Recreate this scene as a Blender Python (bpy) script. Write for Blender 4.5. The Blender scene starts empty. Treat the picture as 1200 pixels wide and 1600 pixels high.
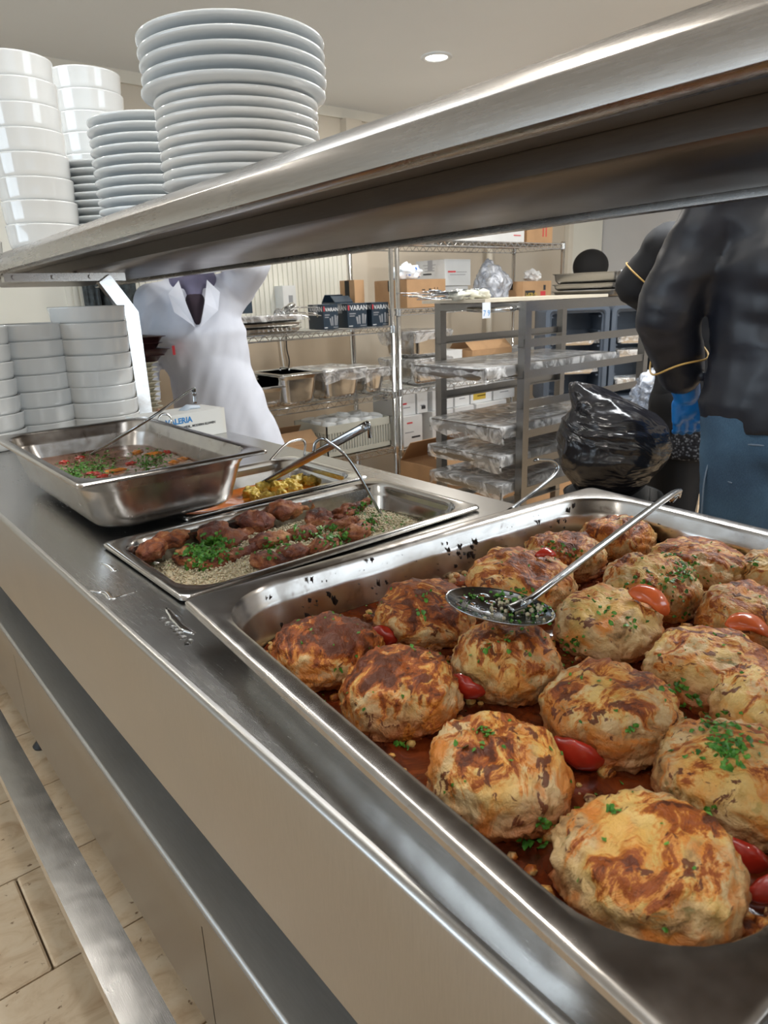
import bpy, bmesh, math, random
from math import sin, cos, pi, radians
from mathutils import Vector, Matrix, noise
from mathutils.bvhtree import BVHTree

# ---------------------------------------------------------------- camera
S = bpy.context.scene
COL = S.collection
ZC = 1.25                                    # camera height, metres
RV = Matrix(((0.7647928963, 0.2161562945, -0.6069335071),
             (-0.6434102619, 0.2074196390, -0.7368855598),
             (-0.0333925231, 0.9540720883, 0.2977102446)))
FPX = 1080.0                                 # focal length in pixels of the 1200x1600 frame
cam_data = bpy.data.cameras.new('camera')
cam = bpy.data.objects.new('camera', cam_data)
COL.objects.link(cam)
cam.matrix_world = Matrix.Translation((0, 0, ZC)) @ RV.to_4x4()
cam_data.sensor_fit = 'VERTICAL'
cam_data.sensor_height = 32.0
cam_data.lens = 32.0 * FPX / 1600.0
cam_data.clip_start = 0.02
cam_data.dof.use_dof = True
cam_data.dof.focus_distance = 0.95
cam_data.dof.aperture_fstop = 14.0
S.camera = cam

# ---------------------------------------------------------------- world, lamps, exposure
W = bpy.data.worlds.new('world'); S.world = W
W.use_nodes = True
W.node_tree.nodes['Background'].inputs[0].default_value = (0.62, 0.78, 1.0, 1)
W.node_tree.nodes['Background'].inputs[1].default_value = 1.6
S.view_settings.view_transform = 'Standard'
S.view_settings.look = 'None'
S.view_settings.gamma = 1.0
S.view_settings.use_curve_mapping = False
S.view_settings.exposure = -0.9

def area(name, loc, rot, sx, sy, power, color):
    l = bpy.data.lights.new(name, 'AREA')
    l.shape = 'RECTANGLE'; l.size = sx; l.size_y = sy; l.energy = power; l.color = color
    o = bpy.data.objects.new(name, l); COL.objects.link(o)
    o.location = loc; o.rotation_euler = rot
    return o
# daylight entering through the two windows of the dining side
area('window_daylight', (-3.35, 1.9, 1.35), (0, radians(-90), 0), 1.5, 2.6, 135, (0.78, 0.88, 1.0))
area('window_daylight', (-1.2, -2.85, 1.35), (radians(90), 0, 0), 2.4, 1.5, 13, (0.85, 0.92, 1.0))
area('window_daylight', (3.2, -2.85, 1.35), (radians(90), 0, 0), 2.4, 1.5, 100, (0.85, 0.92, 1.0))

R0 = random.Random(7)

# ---------------------------------------------------------------- pixel rays -> points on real planes
def ray(px, py):
    return RV @ Vector(((px - 600) / FPX, -(py - 800) / FPX, -1.0))
def on_z(px, py, z):
    d = ray(px, py); return Vector((0, 0, ZC)) + d * ((z - ZC) / d.z)
def on_y(px, py, y):
    d = ray(px, py); return Vector((0, 0, ZC)) + d * (y / d.y)
def on_x(px, py, x):
    d = ray(px, py); return Vector((0, 0, ZC)) + d * (x / d.x)

# ---------------------------------------------------------------- object helpers
def link(name, me, mat=None, parent=None, smooth=False):
    o = bpy.data.objects.new(name, me); COL.objects.link(o)
    if mat is not None and not me.materials:
        for m in (mat if isinstance(mat, (list, tuple)) else [mat]): me.materials.append(m)
    if smooth:
        for p in me.polygons: p.use_smooth = True
    if parent is not None: o.parent = parent
    return o
def obj(name, bm, mat=None, parent=None, smooth=False, auto=None):
    me = bpy.data.meshes.new(name)
    bm.normal_update()
    bm.to_mesh(me); bm.free()
    o = link(name, me, mat, parent, smooth)
    if auto is not None:
        for p in me.polygons: p.use_smooth = True
        me.set_sharp_from_angle(angle=radians(auto))
    return o
def tag(o, label, cat, group=None, kind=None):
    if label: o['label'] = label
    if cat: o['category'] = cat
    if group: o['group'] = group
    if kind: o['kind'] = kind
    return o
def thing(name, label, cat, loc=(0, 0, 0), rz=0, group=None):
    o = bpy.data.objects.new(name, None); COL.objects.link(o)
    o.location = loc; o.rotation_euler = (0, 0, rz); o.empty_display_size = 0.05
    return tag(o, label, cat, group)
def struct(o):
    o['kind'] = 'structure'; return o
def dup(root, loc=None, rz=None, label=None, group=None, scale=None, rot=None):
    def cp(o, parent):
        c = o.copy(); COL.objects.link(c); c.parent = parent
        for ch in list(o.children):
            cp(ch, c)
        return c
    r = cp(root, None)
    if loc is not None: r.location = loc
    if rz is not None: r.rotation_euler = (0, 0, rz)
    if rot is not None: r.rotation_euler = rot
    if scale is not None: r.scale = scale if isinstance(scale, (tuple, list)) else (scale,) * 3
    if label: r['label'] = label
    if group: r['group'] = group
    return r

# ---------------------------------------------------------------- mesh helpers
def NB(): return bmesh.new()
def box(bm, x0, x1, y0, y1, z0, z1, mi=0, M=None):
    vs = [bm.verts.new((x, y, z)) for z in (z0, z1) for y in (y0, y1) for x in (x0, x1)]
    if M is not None:
        for v in vs: v.co = M @ v.co
    for f in ((0, 2, 3, 1), (4, 5, 7, 6), (0, 1, 5, 4), (2, 6, 7, 3), (0, 4, 6, 2), (1, 3, 7, 5)):
        fa = bm.faces.new([vs[i] for i in f]); fa.material_index = mi
    return vs
def bevel(bm, w=0.002, seg=2, ang=30):
    es = [e for e in bm.edges if len(e.link_faces) == 2 and e.calc_face_angle(0) > radians(ang)]
    bmesh.ops.bevel(bm, geom=es, offset=w, segments=seg, profile=0.6, affect='EDGES', clamp_overlap=True)
def bbox_obj(name, x0, x1, y0, y1, z0, z1, mat, parent=None, bv=0.002, seg=2, M=None):
    bm = NB(); box(bm, x0, x1, y0, y1, z0, z1, M=M)
    if bv: bevel(bm, bv, seg)
    return obj(name, bm, mat, parent, auto=40)
def tube(bm, pts, r, n=10, caps=True, flat=1.0, up=None, mi=0):
    pts = [Vector(p) for p in pts]; rings = []
    rr = r if isinstance(r, (list, tuple)) else [r] * len(pts)
    prev = None
    for i, p in enumerate(pts):
        t = (pts[min(i + 1, len(pts) - 1)] - pts[max(i - 1, 0)])
        if t.length < 1e-9: t = Vector((0, 0, 1))
        t.normalize()
        if prev is None:
            a = Vector(up) if up else (Vector((0, 0, 1)) if abs(t.z) < .9 else Vector((1, 0, 0)))
        else: a = prev
        a = (a - t * a.dot(t)).normalized(); prev = a
        b = t.cross(a)
        rings.append([bm.verts.new(p + (a * cos(2 * pi * k / n) * flat + b * sin(2 * pi * k / n)) * rr[i]) for k in range(n)])
    for i in range(len(rings) - 1):
        for k in range(n):
            f = bm.faces.new((rings[i][k], rings[i][(k + 1) % n], rings[i + 1][(k + 1) % n], rings[i + 1][k])); f.material_index = mi
    if caps:
        bm.faces.new(rings[0][::-1]).material_index = mi; bm.faces.new(rings[-1]).material_index = mi
def smooth_path(pts, n=6):
    pts = [Vector(p) for p in pts]; out = []
    P = [pts[0] * 2 - pts[1]] + pts + [pts[-1] * 2 - pts[-2]]
    for i in range(1, len(P) - 2):
        for k in range(n):
            t = k / n
            out.append(0.5 * ((2 * P[i]) + (-P[i - 1] + P[i + 1]) * t + (2 * P[i - 1] - 5 * P[i] + 4 * P[i + 1] - P[i + 2]) * t * t + (-P[i - 1] + 3 * P[i] - 3 * P[i + 1] + P[i + 2]) * t ** 3))
    out.append(pts[-1]); return out
def lathe(bm, prof, n=48, c=(0, 0), mi=0):
    rings = []
    for r, z in prof:
        if r < 1e-6: rings.append([bm.verts.new((c[0], c[1], z))])
        else: rings.append([bm.verts.new((c[0] + r * cos(2 * pi * k / n), c[1] + r * sin(2 * pi * k / n), z)) for k in range(n)])
    for a, b in zip(rings, rings[1:]):
        for k in range(n):
            j = (k + 1) % n
            if len(a) == 1 and len(b) == 1: continue
            if len(a) == 1: f = bm.faces.new((a[0], b[j], b[k]))
            elif len(b) == 1: f = bm.faces.new((a[k], a[j], b[0]))
            else: f = bm.faces.new((a[k], a[j], b[j], b[k]))
            f.material_index = mi
def rrect(hx, hy, r, n=8):
    r = min(r, hx - 1e-4, hy - 1e-4); out = []
    for cx, cy, a0 in ((hx - r, hy - r, 0), (-hx + r, hy - r, pi / 2), (-hx + r, -hy + r, pi), (hx - r, -hy + r, 3 * pi / 2)):
        for k in range(n + 1):
            a = a0 + pi / 2 * k / n
            out.append((cx + r * cos(a), cy + r * sin(a)))
    return out
def loft(bm, rings, cap0=False, cap1=False, mi=0):
    R = [[bm.verts.new(p) for p in r] for r in rings]
    for a, b in zip(R, R[1:]):
        m = len(a)
        for k in range(m):
            f = bm.faces.new((a[k], a[(k + 1) % m], b[(k + 1) % m], b[k])); f.material_index = mi
    if cap0: bm.faces.new(R[0][::-1]).material_index = mi
    if cap1: bm.faces.new(R[-1]).material_index = mi
    return R
def fbm(p, o=4): return noise.fractal(Vector(p), 1.0, 2.0, o)
def remeshed(bm, voxel, smooth=4, fac=0.5, name='tmp'):
    me = bpy.data.meshes.new(name); bm.to_mesh(me); bm.free()
    o = bpy.data.objects.new(name, me); COL.objects.link(o)
    m = o.modifiers.new('r', 'REMESH'); m.mode = 'VOXEL'; m.voxel_size = voxel
    if smooth:
        s = o.modifiers.new('s', 'SMOOTH'); s.iterations = smooth; s.factor = fac
    dg = bpy.context.evaluated_depsgraph_get(); dg.update()
    out = bpy.data.meshes.new_from_object(o.evaluated_get(dg))
    bpy.data.objects.remove(o); bpy.data.meshes.remove(me)
    for p in out.polygons: p.use_smooth = True
    return out
def displace(me, fn):
    ns = [v.normal.copy() for v in me.vertices]
    for v, n_ in zip(me.vertices, ns): v.co += fn(v.co, n_)
    me.update()
def capsule(bm, p0, p1, r0, r1, n=14, sq=1.0, side=None):
    """tapered capsule; sq flattens it across `side`"""
    p0 = Vector(p0); p1 = Vector(p1); t = (p1 - p0)
    if t.length < 1e-6: t = Vector((0, 0, 1e-6))
    t = t.normalized()
    a = Vector(side) if side else (Vector((1, 0, 0)) if abs(t.x) < .8 else Vector((0, 1, 0)))
    a = (a - t * a.dot(t)).normalized(); b = t.cross(a)
    rings = []
    for c, r, ph in [(p0, r0, -80), (p0, r0, -50), (p0, r0, -20), (p0, r0, 0)] + [(p0.lerp(p1, k / 4), r0 + (r1 - r0) * k / 4, 0) for k in (1, 2, 3)] + [(p1, r1, 0), (p1, r1, 20), (p1, r1, 50), (p1, r1, 80)]:
        q = radians(ph); rr = r * cos(q); cc = c + t * r * sin(q)
        rings.append([cc + (a * cos(2 * pi * k / n) * sq + b * sin(2 * pi * k / n)) * rr for k in range(n)])
    loft(bm, rings, True, True)
def text_mesh(name, s, size, mat, parent, M, depth=0.0004, bold=0.0, sx=1.0):
    cu = bpy.data.curves.new(name, 'FONT'); cu.body = s; cu.size = size; cu.extrude = depth
    cu.offset = bold; cu.align_x = 'LEFT'; cu.resolution_u = 2
    o = bpy.data.objects.new(name, cu); COL.objects.link(o)
    dg = bpy.context.evaluated_depsgraph_get(); dg.update()
    me = bpy.data.meshes.new_from_object(o.evaluated_get(dg))
    bpy.data.objects.remove(o)
    me.transform(M @ Matrix.Diagonal((sx, 1, 1, 1)))
    me.materials.clear(); me.materials.append(mat)
    return link(name, me, None, parent)
# ---------------------------------------------------------------- materials
class NT:
    def __init__(s, name):
        s.m = bpy.data.materials.new(name); s.m.use_nodes = True
        s.t = s.m.node_tree; s.t.nodes.clear()
        s.out = s.n('ShaderNodeOutputMaterial')
        s.b = s.n('ShaderNodeBsdfPrincipled'); s.l(s.b.outputs[0], s.out.inputs[0])
    def n(s, t, **k):
        x = s.t.nodes.new(t)
        for a, b in k.items(): setattr(x, a, b)
        return x
    def l(s, a, b): s.t.links.new(a, b)
    def v(s, sock, val):
        if hasattr(val, 'is_output'): s.l(val, sock)
        else: sock.default_value = val
    def coord(s, kind='Object', scale=(1, 1, 1), rand=False, rot=(0, 0, 0)):
        c = s.n('ShaderNodeTexCoord'); m = s.n('ShaderNodeMapping'); m.inputs['Scale'].default_value = scale
        m.inputs['Rotation'].default_value = rot
        s.l(c.outputs[kind], m.inputs[0])
        if rand:
            oi = s.n('ShaderNodeObjectInfo'); mu = s.n('ShaderNodeVectorMath', operation='SCALE')
            s.l(oi.outputs['Random'], mu.inputs['Scale']); mu.inputs[0].default_value = (37, 51, 23)
            s.l(mu.outputs[0], m.inputs['Location'])
        return m.outputs[0]
    def noise(s, vec, scale, detail=4, rough=0.55, dist=0.0):
        x = s.n('ShaderNodeTexNoise'); s.l(vec, x.inputs['Vector'])
        x.inputs['Scale'].default_value = scale; x.inputs['Detail'].default_value = detail
        x.inputs['Roughness'].default_value = rough; x.inputs['Distortion'].default_value = dist
        return x.outputs['Fac']
    def ramp(s, fac, stops, interp='LINEAR'):
        x = s.n('ShaderNodeValToRGB'); x.color_ramp.interpolation = interp
        e = x.color_ramp.elements
        while len(e) < len(stops): e.new(0.5)
        for i, (p, c) in enumerate(stops):
            e[i].position = p; e[i].color = c if len(c) == 4 else (*c, 1)
        s.l(fac, x.inputs[0]); return x.outputs[0]
    def rampf(s, fac, stops):
        return s.ramp(fac, [(p, (v, v, v, 1)) for p, v in stops])
    def mix(s, f, a, b, mode='MIX'):
        x = s.n('ShaderNodeMix', data_type='RGBA', blend_type=mode)
        s.v(x.inputs[0], f)
        s.v(x.inputs[6], a if hasattr(a, 'is_output') else (*a, 1)); s.v(x.inputs[7], b if hasattr(b, 'is_output') else (*b, 1))
        return x.outputs[2]
    def math(s, op, a, b=0.0, clamp=False):
        x = s.n('ShaderNodeMath', operation=op, use_clamp=clamp); s.v(x.inputs[0], a); s.v(x.inputs[1], b); return x.outputs[0]
    def bump(s, h, strength=0.3, dist=0.01, prev=None):
        x = s.n('ShaderNodeBump'); x.inputs['Strength'].default_value = strength; x.inputs['Distance'].default_value = dist
        s.l(h, x.inputs['Height'])
        if prev is not None: s.l(prev, x.inputs['Normal'])
        s.l(x.outputs[0], s.b.inputs['Normal']); return x.outputs[0]
    def set(s, **k):
        for a, b in k.items():
            nm = a.replace('_', ' ')
            sock = s.b.inputs[nm]
            if isinstance(b, tuple) and len(b) == 3 and sock.type == 'RGBA': b = (*b, 1)
            s.v(sock, b)
        return s
def plain(name, col, rough=0.5, metal=0.0, var=0.06, scale=12, bump=0.0, bscale=60, **k):
    t = NT(name); c = t.coord(rand=True)
    nz = t.noise(c, scale, 3)
    dark = tuple(max(0, x * (1 - var * 2)) for x in col); lite = tuple(min(1, x * (1 + var)) for x in col)
    t.set(Base_Color=t.ramp(nz, [(0.3, dark), (0.7, lite)]), Roughness=rough, Metallic=metal, **k)
    if bump: t.bump(t.noise(c, bscale, 4), bump, 0.004)
    return t.m
def steel(name, col=(0.60, 0.595, 0.585), r0=0.16, r1=0.34, brush=(3, 3, 3), smudge=9, bumpd=0.0006, grime=0.0):
    t = NT(name)
    c = t.coord(scale=brush); c2 = t.coord()
    fine = t.noise(c, 60, 5, 0.6); sm = t.noise(c2, smudge, 5, 0.6, 0.6)
    base = t.mix(t.rampf(fine, [(0.3, 0), (0.7, 1)]), tuple(x * .9 for x in col), col)
    if grime:
        g = t.noise(c2, 22, 6, 0.7, 1.2)
        base = t.mix(t.rampf(g, [(0.60, 0), (0.74, grime)]), base, (0.10, 0.045, 0.02))
    rr = t.math('ADD', t.math('MULTIPLY', sm, r1 - r0), t.math('ADD', t.math('MULTIPLY', fine, 0.08), r0 - 0.04))
    t.set(Base_Color=base, Metallic=1.0, Roughness=rr)
    b = t.bump(t.noise(c2, smudge * .8, 2), 0.25, bumpd * 6)
    t.bump(fine, 0.10, bumpd, b)
    return t.m
M = {}
M['steel_counter'] = steel('brushed steel counter', (0.46, 0.45, 0.435), 0.22, 0.30, (6, .5, 6), 3, 0.0003)
M['steel_ledge'] = steel('satin steel ledge', (0.55, 0.545, 0.53), 0.40, 0.50, (6, .5, 6), 3, 0.0003)
M['steel_face'] = steel('brushed steel apron', (0.43, 0.415, 0.395), 0.26, 0.38, (14, 14, .8), 4)
M['steel_rail'] = steel('worn steel rail', (0.68, 0.67, 0.66), 0.16, 0.32, (14, .6, 14), 16)
M['steel_pan'] = steel('pressed steel pan', (0.66, 0.65, 0.635), 0.10, 0.22, (1, 1, 1), 14, 0.0008, 0.0)
M['steel_pan_used'] = steel('cooked on steel pan', (0.50, 0.475, 0.45), 0.16, 0.32, (1, 1, 1), 18, 0.001, 0.55)
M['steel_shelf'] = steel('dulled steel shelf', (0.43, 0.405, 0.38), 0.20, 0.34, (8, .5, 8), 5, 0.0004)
M['steel_under'] = steel('shelf underside with painted dark reflection', (0.20, 0.175, 0.155), 0.24, 0.40, (8, .5, 8), 6, 0.0005)  # darkness of the counter mirrored from below, painted into the steel colour
M['steel_dark'] = steel('grey steel trolley', (0.30, 0.29, 0.275), 0.24, 0.42, (6, 6, 2), 6)
M['chrome'] = steel('chrome wire', (0.70, 0.70, 0.69), 0.10, 0.22, (1, 1, 1), 20)
M['tool'] = steel('kitchen tool steel', (0.40, 0.42, 0.44), 0.14, 0.26, (1, 1, 1), 30)
M['porcelain'] = plain('white porcelain', (0.74, 0.745, 0.73), 0.10, var=0.01, Coat_Weight=0.4, Coat_Roughness=0.05)
M['porcelain_grey'] = plain('cool white porcelain', (0.66, 0.69, 0.70), 0.14, var=0.01, Coat_Weight=0.4, Coat_Roughness=0.06)
M['wall'] = plain('beige wall paint', (0.66, 0.60, 0.515), 0.7, var=0.02, scale=2)
M['wall_back'] = plain('beige back wall paint', (0.62, 0.55, 0.45), 0.6, var=0.025, scale=2)
M['wall_right'] = plain('grey wall paint', (0.60, 0.60, 0.61), 0.7, var=0.02, scale=2)
M['ceiling'] = plain('ceiling paint', (0.76, 0.755, 0.73), 0.75, var=0.012, scale=1.5)
M['trim'] = plain('cream trim paint', (0.75, 0.70, 0.60), 0.5, var=0.02)
M['panel'] = plain('cream ribbed cladding', (0.80, 0.79, 0.71), 0.30, var=0.02, scale=3)
M['panel_low'] = plain('beige cladding skirt', (0.47, 0.38, 0.28), 0.35, var=0.04, scale=3)
M['card'] = plain('brown corrugated card', (0.50, 0.30, 0.155), 0.75, var=0.06, scale=9)
M['card_white'] = plain('white carton', (0.76, 0.77, 0.77), 0.6, var=0.02)
M['card_grey'] = plain('grey carton', (0.55, 0.57, 0.58), 0.6, var=0.02)
M['ink_red'] = plain('red print', (0.62, 0.05, 0.06), 0.6, var=0.02)
M['ink_black'] = plain('black print', (0.03, 0.03, 0.035), 0.6, var=0.02)
M['ink_grey'] = plain('grey print', (0.30, 0.31, 0.33), 0.6, var=0.02)
M['ink_white'] = plain('white print', (0.82, 0.83, 0.84), 0.6, var=0.02)
M['ink_blue'] = plain('blue print', (0.02, 0.25, 0.62), 0.5, var=0.02)
M['ink_yellow'] = plain('yellow print', (0.60, 0.42, 0.06), 0.5, var=0.02)
M['box_navy'] = plain('navy gift box', (0.022, 0.040, 0.062), 0.35, var=0.05)
M['coat_white'] = plain('white coat cotton', (0.70, 0.73, 0.82), 0.8, var=0.02, bump=0.15, bscale=14)
M['scarf'] = plain('purple grey scarf', (0.18, 0.17, 0.27), 0.85, var=0.1)
M['dark_cloth'] = plain('dark plum cloth', (0.03, 0.018, 0.03), 0.85)
M['jacket'] = plain('black padded jacket', (0.012, 0.014, 0.022), 0.42, var=0.15, bump=0.25, bscale=9)
M['black_cloth'] = plain('black cloth', (0.008, 0.008, 0.010), 0.75, var=0.1)
M['piping'] = plain('gold piping', (0.55, 0.34, 0.10), 0.5)
M['glove'] = plain('blue nitrile', (0.015, 0.22, 0.66), 0.32, var=0.1, bump=0.2, bscale=50)
M['glove_light'] = plain('light gloves', (0.55, 0.62, 0.7), 0.5)
M['skin'] = plain('skin', (0.55, 0.33, 0.23), 0.5, Subsurface_Weight=0.1)
M['hair'] = plain('black knit hood', (0.006, 0.006, 0.007), 0.8)
M['carrier'] = plain('blue grey carrier plastic', (0.085, 0.11, 0.15), 0.5, var=0.05)
M['tray_brown'] = plain('dark brown tray plastic', (0.035, 0.012, 0.012), 0.35, var=0.1)
M['tray_cream'] = plain('cream tray plastic', (0.62, 0.58, 0.46), 0.45, var=0.05)
M['crate'] = plain('cream crate plastic', (0.62, 0.62, 0.54), 0.45, var=0.03)
M['black_rubber'] = plain('black rubber', (0.01, 0.01, 0.011), 0.6)
M['board'] = plain('pale laminated board', (0.62, 0.56, 0.45), 0.45, var=0.03)
M['white_plastic'] = plain('white plastic', (0.74, 0.75, 0.74), 0.35, var=0.02)
M['coat_grey'] = plain('grey wool', (0.055, 0.068, 0.075), 0.9, var=0.35, scale=40, bump=0.5, bscale=80)
M['paper'] = plain('paper', (0.70, 0.74, 0.80), 0.7, var=0.02)
M['bin'] = plain('black bin plastic', (0.008, 0.009, 0.010), 0.45)
M['grate'] = plain('recess', (0.02, 0.018, 0.015), 0.8)

def jeans_mat():
    t = NT('faded blue denim'); c = t.coord(rand=False)
    w = t.noise(t.coord(scale=(30, 30, 6)), 30, 3)
    f = t.noise(c, 5, 3)
    a = t.mix(t.rampf(f, [(.35, 0), (.7, 1)]), (0.018, 0.048, 0.095), (0.055, 0.13, 0.22))
    t.set(Base_Color=t.mix(0.25, a, t.ramp(w, [(.3, (0.01, 0.03, 0.06)), (.7, (0.12, 0.2, 0.3))])), Roughness=0.85)
    t.bump(w, 0.2, 0.002); return t.m
M['jeans'] = jeans_mat()
def knit_mat():
    t = NT('grey flecked knit'); c = t.coord()
    v = t.n('ShaderNodeTexVoronoi'); t.l(c, v.inputs['Vector']); v.inputs['Scale'].default_value = 110
    t.set(Base_Color=t.ramp(v.outputs['Distance'], [(.15, (0.28, 0.29, 0.32)), (.5, (0.02, 0.02, 0.025))]), Roughness=0.9)
    t.bump(v.outputs['Distance'], 0.5, 0.004); return t.m
M['knit'] = knit_mat()
M['stitch'] = plain('pale denim stitching', (0.16, 0.22, 0.30), 0.8)
def film_mat(name='clear plastic film', tint=(0.93, 0.94, 0.95), op=0.28, rough=0.12, col=(0.8, 0.8, 0.8)):
    t = NT(name); c = t.coord(rand=True)
    tr = t.n('ShaderNodeBsdfTransparent'); tr.inputs[0].default_value = (*tint, 1)
    t.set(Base_Color=col, Roughness=rough, Specular_IOR_Level=1.0, Coat_Weight=0.5)
    nz = t.noise(c, 11, 4, 0.5, 2.0)
    t.bump(nz, 0.6, 0.02)
    lw = t.n('ShaderNodeLayerWeight'); lw.inputs[0].default_value = 0.35
    f = t.math('ADD', t.math('MULTIPLY', lw.outputs['Facing'], 0.5), t.rampf(nz, [(0.45, op * .35), (0.60, op * 1.7)]), True)
    mx = t.n('ShaderNodeMixShader'); t.l(f, mx.inputs[0]); t.l(tr.outputs[0], mx.inputs[1]); t.l(t.b.outputs[0], mx.inputs[2])
    t.l(mx.outputs[0], t.out.inputs[0]); return t.m
M['film'] = film_mat(op=.34, rough=.08, col=(.9, .9, .9))
M['bag_clear'] = film_mat('pale carrier bag plastic', (0.9, 0.93, 0.97), 0.55, 0.2, (0.62, 0.66, 0.74))
def binbag_mat():
    t = NT('black bin liner'); c = t.coord()
    nz = t.noise(t.coord(scale=(1, 1, 2.6)), 3.2, 4, 0.5, 1.2)
    t.set(Base_Color=(0.010, 0.010, 0.013), Roughness=0.22, Specular_IOR_Level=0.6)
    t.bump(nz, 0.6, 0.05); return t.m
M['bin_liner'] = binbag_mat()
def floor_tile_mat():
    t = NT('travertine'); c = t.coord('Object', rand=True)
    w = t.noise(t.coord('Object', scale=(1.0, 1.5, 1), rand=True), 9, 6, 0.6, 1.4)
    p = t.noise(c, 45, 4, 0.6)
    base = t.ramp(w, [(.25, (0.42, 0.27, 0.15)), (.5, (0.62, 0.47, 0.31)), (.75, (0.70, 0.57, 0.41))])
    pit = t.rampf(p, [(.66, 0), (.72, 1)])
    t.set(Base_Color=t.mix(pit, base, (0.22, 0.13, 0.07)), Roughness=0.38)
    t.bump(t.math('SUBTRACT', 1.0, pit), 0.4, 0.003); return t.m
M['travertine'] = floor_tile_mat()
M['grout'] = plain('dark grout', (0.14, 0.09, 0.05), 0.9)

# ---- food
def patty_mat():
    t = NT('browned cheese potato patty')
    c = t.coord(rand=True)
    cs = t.coord(scale=(1.0, 1.7, 1.2), rand=True, rot=(0, 0, 0.5))
    st = t.noise(cs, 26, 7, 0.70, 1.0)          # streaky crust
    st2 = t.noise(cs, 42, 4, 0.6, 0.8)          # single shreds
    big = t.noise(c, 13, 4, 0.6, 0.6)
    fine = t.noise(c, 85, 5, 0.65, 0.5)
    flesh = t.ramp(t.noise(c, 34, 6, 0.65, 0.8), [(.32, (0.16, 0.085, 0.03)), (.42, (0.46, 0.27, 0.11)), (.52, (0.62, 0.43, 0.21)), (.66, (0.72, 0.56, 0.32))])
    green = t.rampf(t.noise(c, 60, 3, 0.5, 0.4), [(.63, 0), (.70, .8)])
    flesh = t.mix(green, flesh, (0.12, 0.13, 0.035))
    org = t.rampf(t.noise(c, 24, 4, .6, .6), [(.52, 0), (.62, .85)])
    col = t.mix(org, flesh, (0.66, 0.21, 0.025))
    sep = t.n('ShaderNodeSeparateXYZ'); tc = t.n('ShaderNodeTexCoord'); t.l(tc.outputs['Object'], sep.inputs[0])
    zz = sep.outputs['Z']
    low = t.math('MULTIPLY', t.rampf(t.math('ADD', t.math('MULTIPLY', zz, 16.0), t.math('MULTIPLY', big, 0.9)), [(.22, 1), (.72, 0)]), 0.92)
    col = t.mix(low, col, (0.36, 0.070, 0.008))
    at = t.n('ShaderNodeAttribute', attribute_type='OBJECT', attribute_name='burn')
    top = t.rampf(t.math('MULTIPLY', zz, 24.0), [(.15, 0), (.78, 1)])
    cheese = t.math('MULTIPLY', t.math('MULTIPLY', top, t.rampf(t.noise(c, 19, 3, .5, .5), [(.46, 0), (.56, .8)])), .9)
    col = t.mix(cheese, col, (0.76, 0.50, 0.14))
    k = t.math('ADD', t.math('MULTIPLY', st, 1.5), t.math('MULTIPLY', big, 0.45))
    k = t.math('ADD', k, t.math('MULTIPLY', top, 0.26))
    k = t.math('ADD', k, t.math('MULTIPLY', at.outputs['Fac'], 0.22))
    k = t.math('ADD', k, t.math('MULTIPLY', fine, 0.20))
    # k is about 1.07 + .26 top + .22 burn
    def band(lo, w, amt): return t.rampf(t.math('MULTIPLY', t.math('SUBTRACT', k, lo), 1.0 / w), [(.0, 0), (1.0, amt)])
    col = t.mix(band(1.30, .07, .85), col, (0.62, 0.22, 0.03))
    col = t.mix(band(1.385, .05, .92), col, (0.29, 0.060, 0.006))
    col = t.mix(band(1.49, .10, .9), col, (0.075, 0.016, 0.004))
    # separate scorched shreds
    fl = t.math('ADD', st2, t.math('ADD', t.math('MULTIPLY', top, .05), t.math('MULTIPLY', at.outputs['Fac'], .02)))
    col = t.mix(t.rampf(fl, [(.645, 0), (.665, .92)]), col, (0.12, 0.026, 0.008))
    t.set(Base_Color=col, Roughness=t.rampf(fine, [(.3, .35), (.7, .6)]), Subsurface_Weight=0.05, Specular_IOR_Level=0.42)
    t.b.inputs['Subsurface Radius'].default_value = (0.01, 0.005, 0.002)
    t.b.inputs['Subsurface Scale'].default_value = 0.4
    b = t.bump(st2, 0.8, 0.006)
    t.bump(fine, 0.7, 0.004, b)
    return t.m
M['patty'] = patty_mat()
def sauce_mat(name, a, b, dk, sc=30):
    t = NT(name); c = t.coord()
    n1 = t.noise(c, sc, 5, 0.6, 1.0); n2 = t.noise(c, sc * .35, 3)
    col = t.ramp(n1, [(.3, dk), (.5, a), (.7, b)])
    t.set(Base_Color=col, Roughness=0.12, Coat_Weight=0.6, Coat_Roughness=0.05, Specular_IOR_Level=0.6)
    t.bump(n2, 0.5, 0.01, t.bump(n1, 0.35, 0.003)); return t.m
M['sauce'] = sauce_mat('red oily tomato sauce', (0.10, 0.016, 0.004), (0.23, 0.045, 0.009), (0.030, 0.008, 0.004))
M['broth'] = sauce_mat('pinkish brown broth', (0.30, 0.17, 0.12), (0.45, 0.27, 0.19), (0.22, 0.07, 0.03), 9)
M['orange_sauce'] = sauce_mat('orange sauce', (0.78, 0.22, 0.02), (0.85, 0.34, 0.05), (0.60, 0.13, 0.015), 8)
M['pan_juice'] = sauce_mat('brown pan juices', (0.16, 0.09, 0.04), (0.30, 0.18, 0.08), (0.06, 0.03, 0.015), 20)
M['tomato'] = plain('baked tomato', (0.46, 0.030, 0.014), 0.27, var=0.15, scale=60, Coat_Weight=0.5, Subsurface_Weight=0.1, bump=0.2)
M['tomato_orange'] = plain('roasted tomato skin', (0.72, 0.14, 0.04), 0.2, var=0.1, scale=50, Coat_Weight=0.5)
def leaf_mat():
    t = NT('chopped parsley'); c = t.coord()
    n1 = t.noise(c, 160, 2)
    t.set(Base_Color=t.ramp(n1, [(.3, (0.018, 0.085, 0.008)), (.5, (0.055, 0.20, 0.018)), (.72, (0.15, 0.36, 0.05))]), Roughness=0.4, Specular_IOR_Level=0.4)
    return t.m
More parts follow.
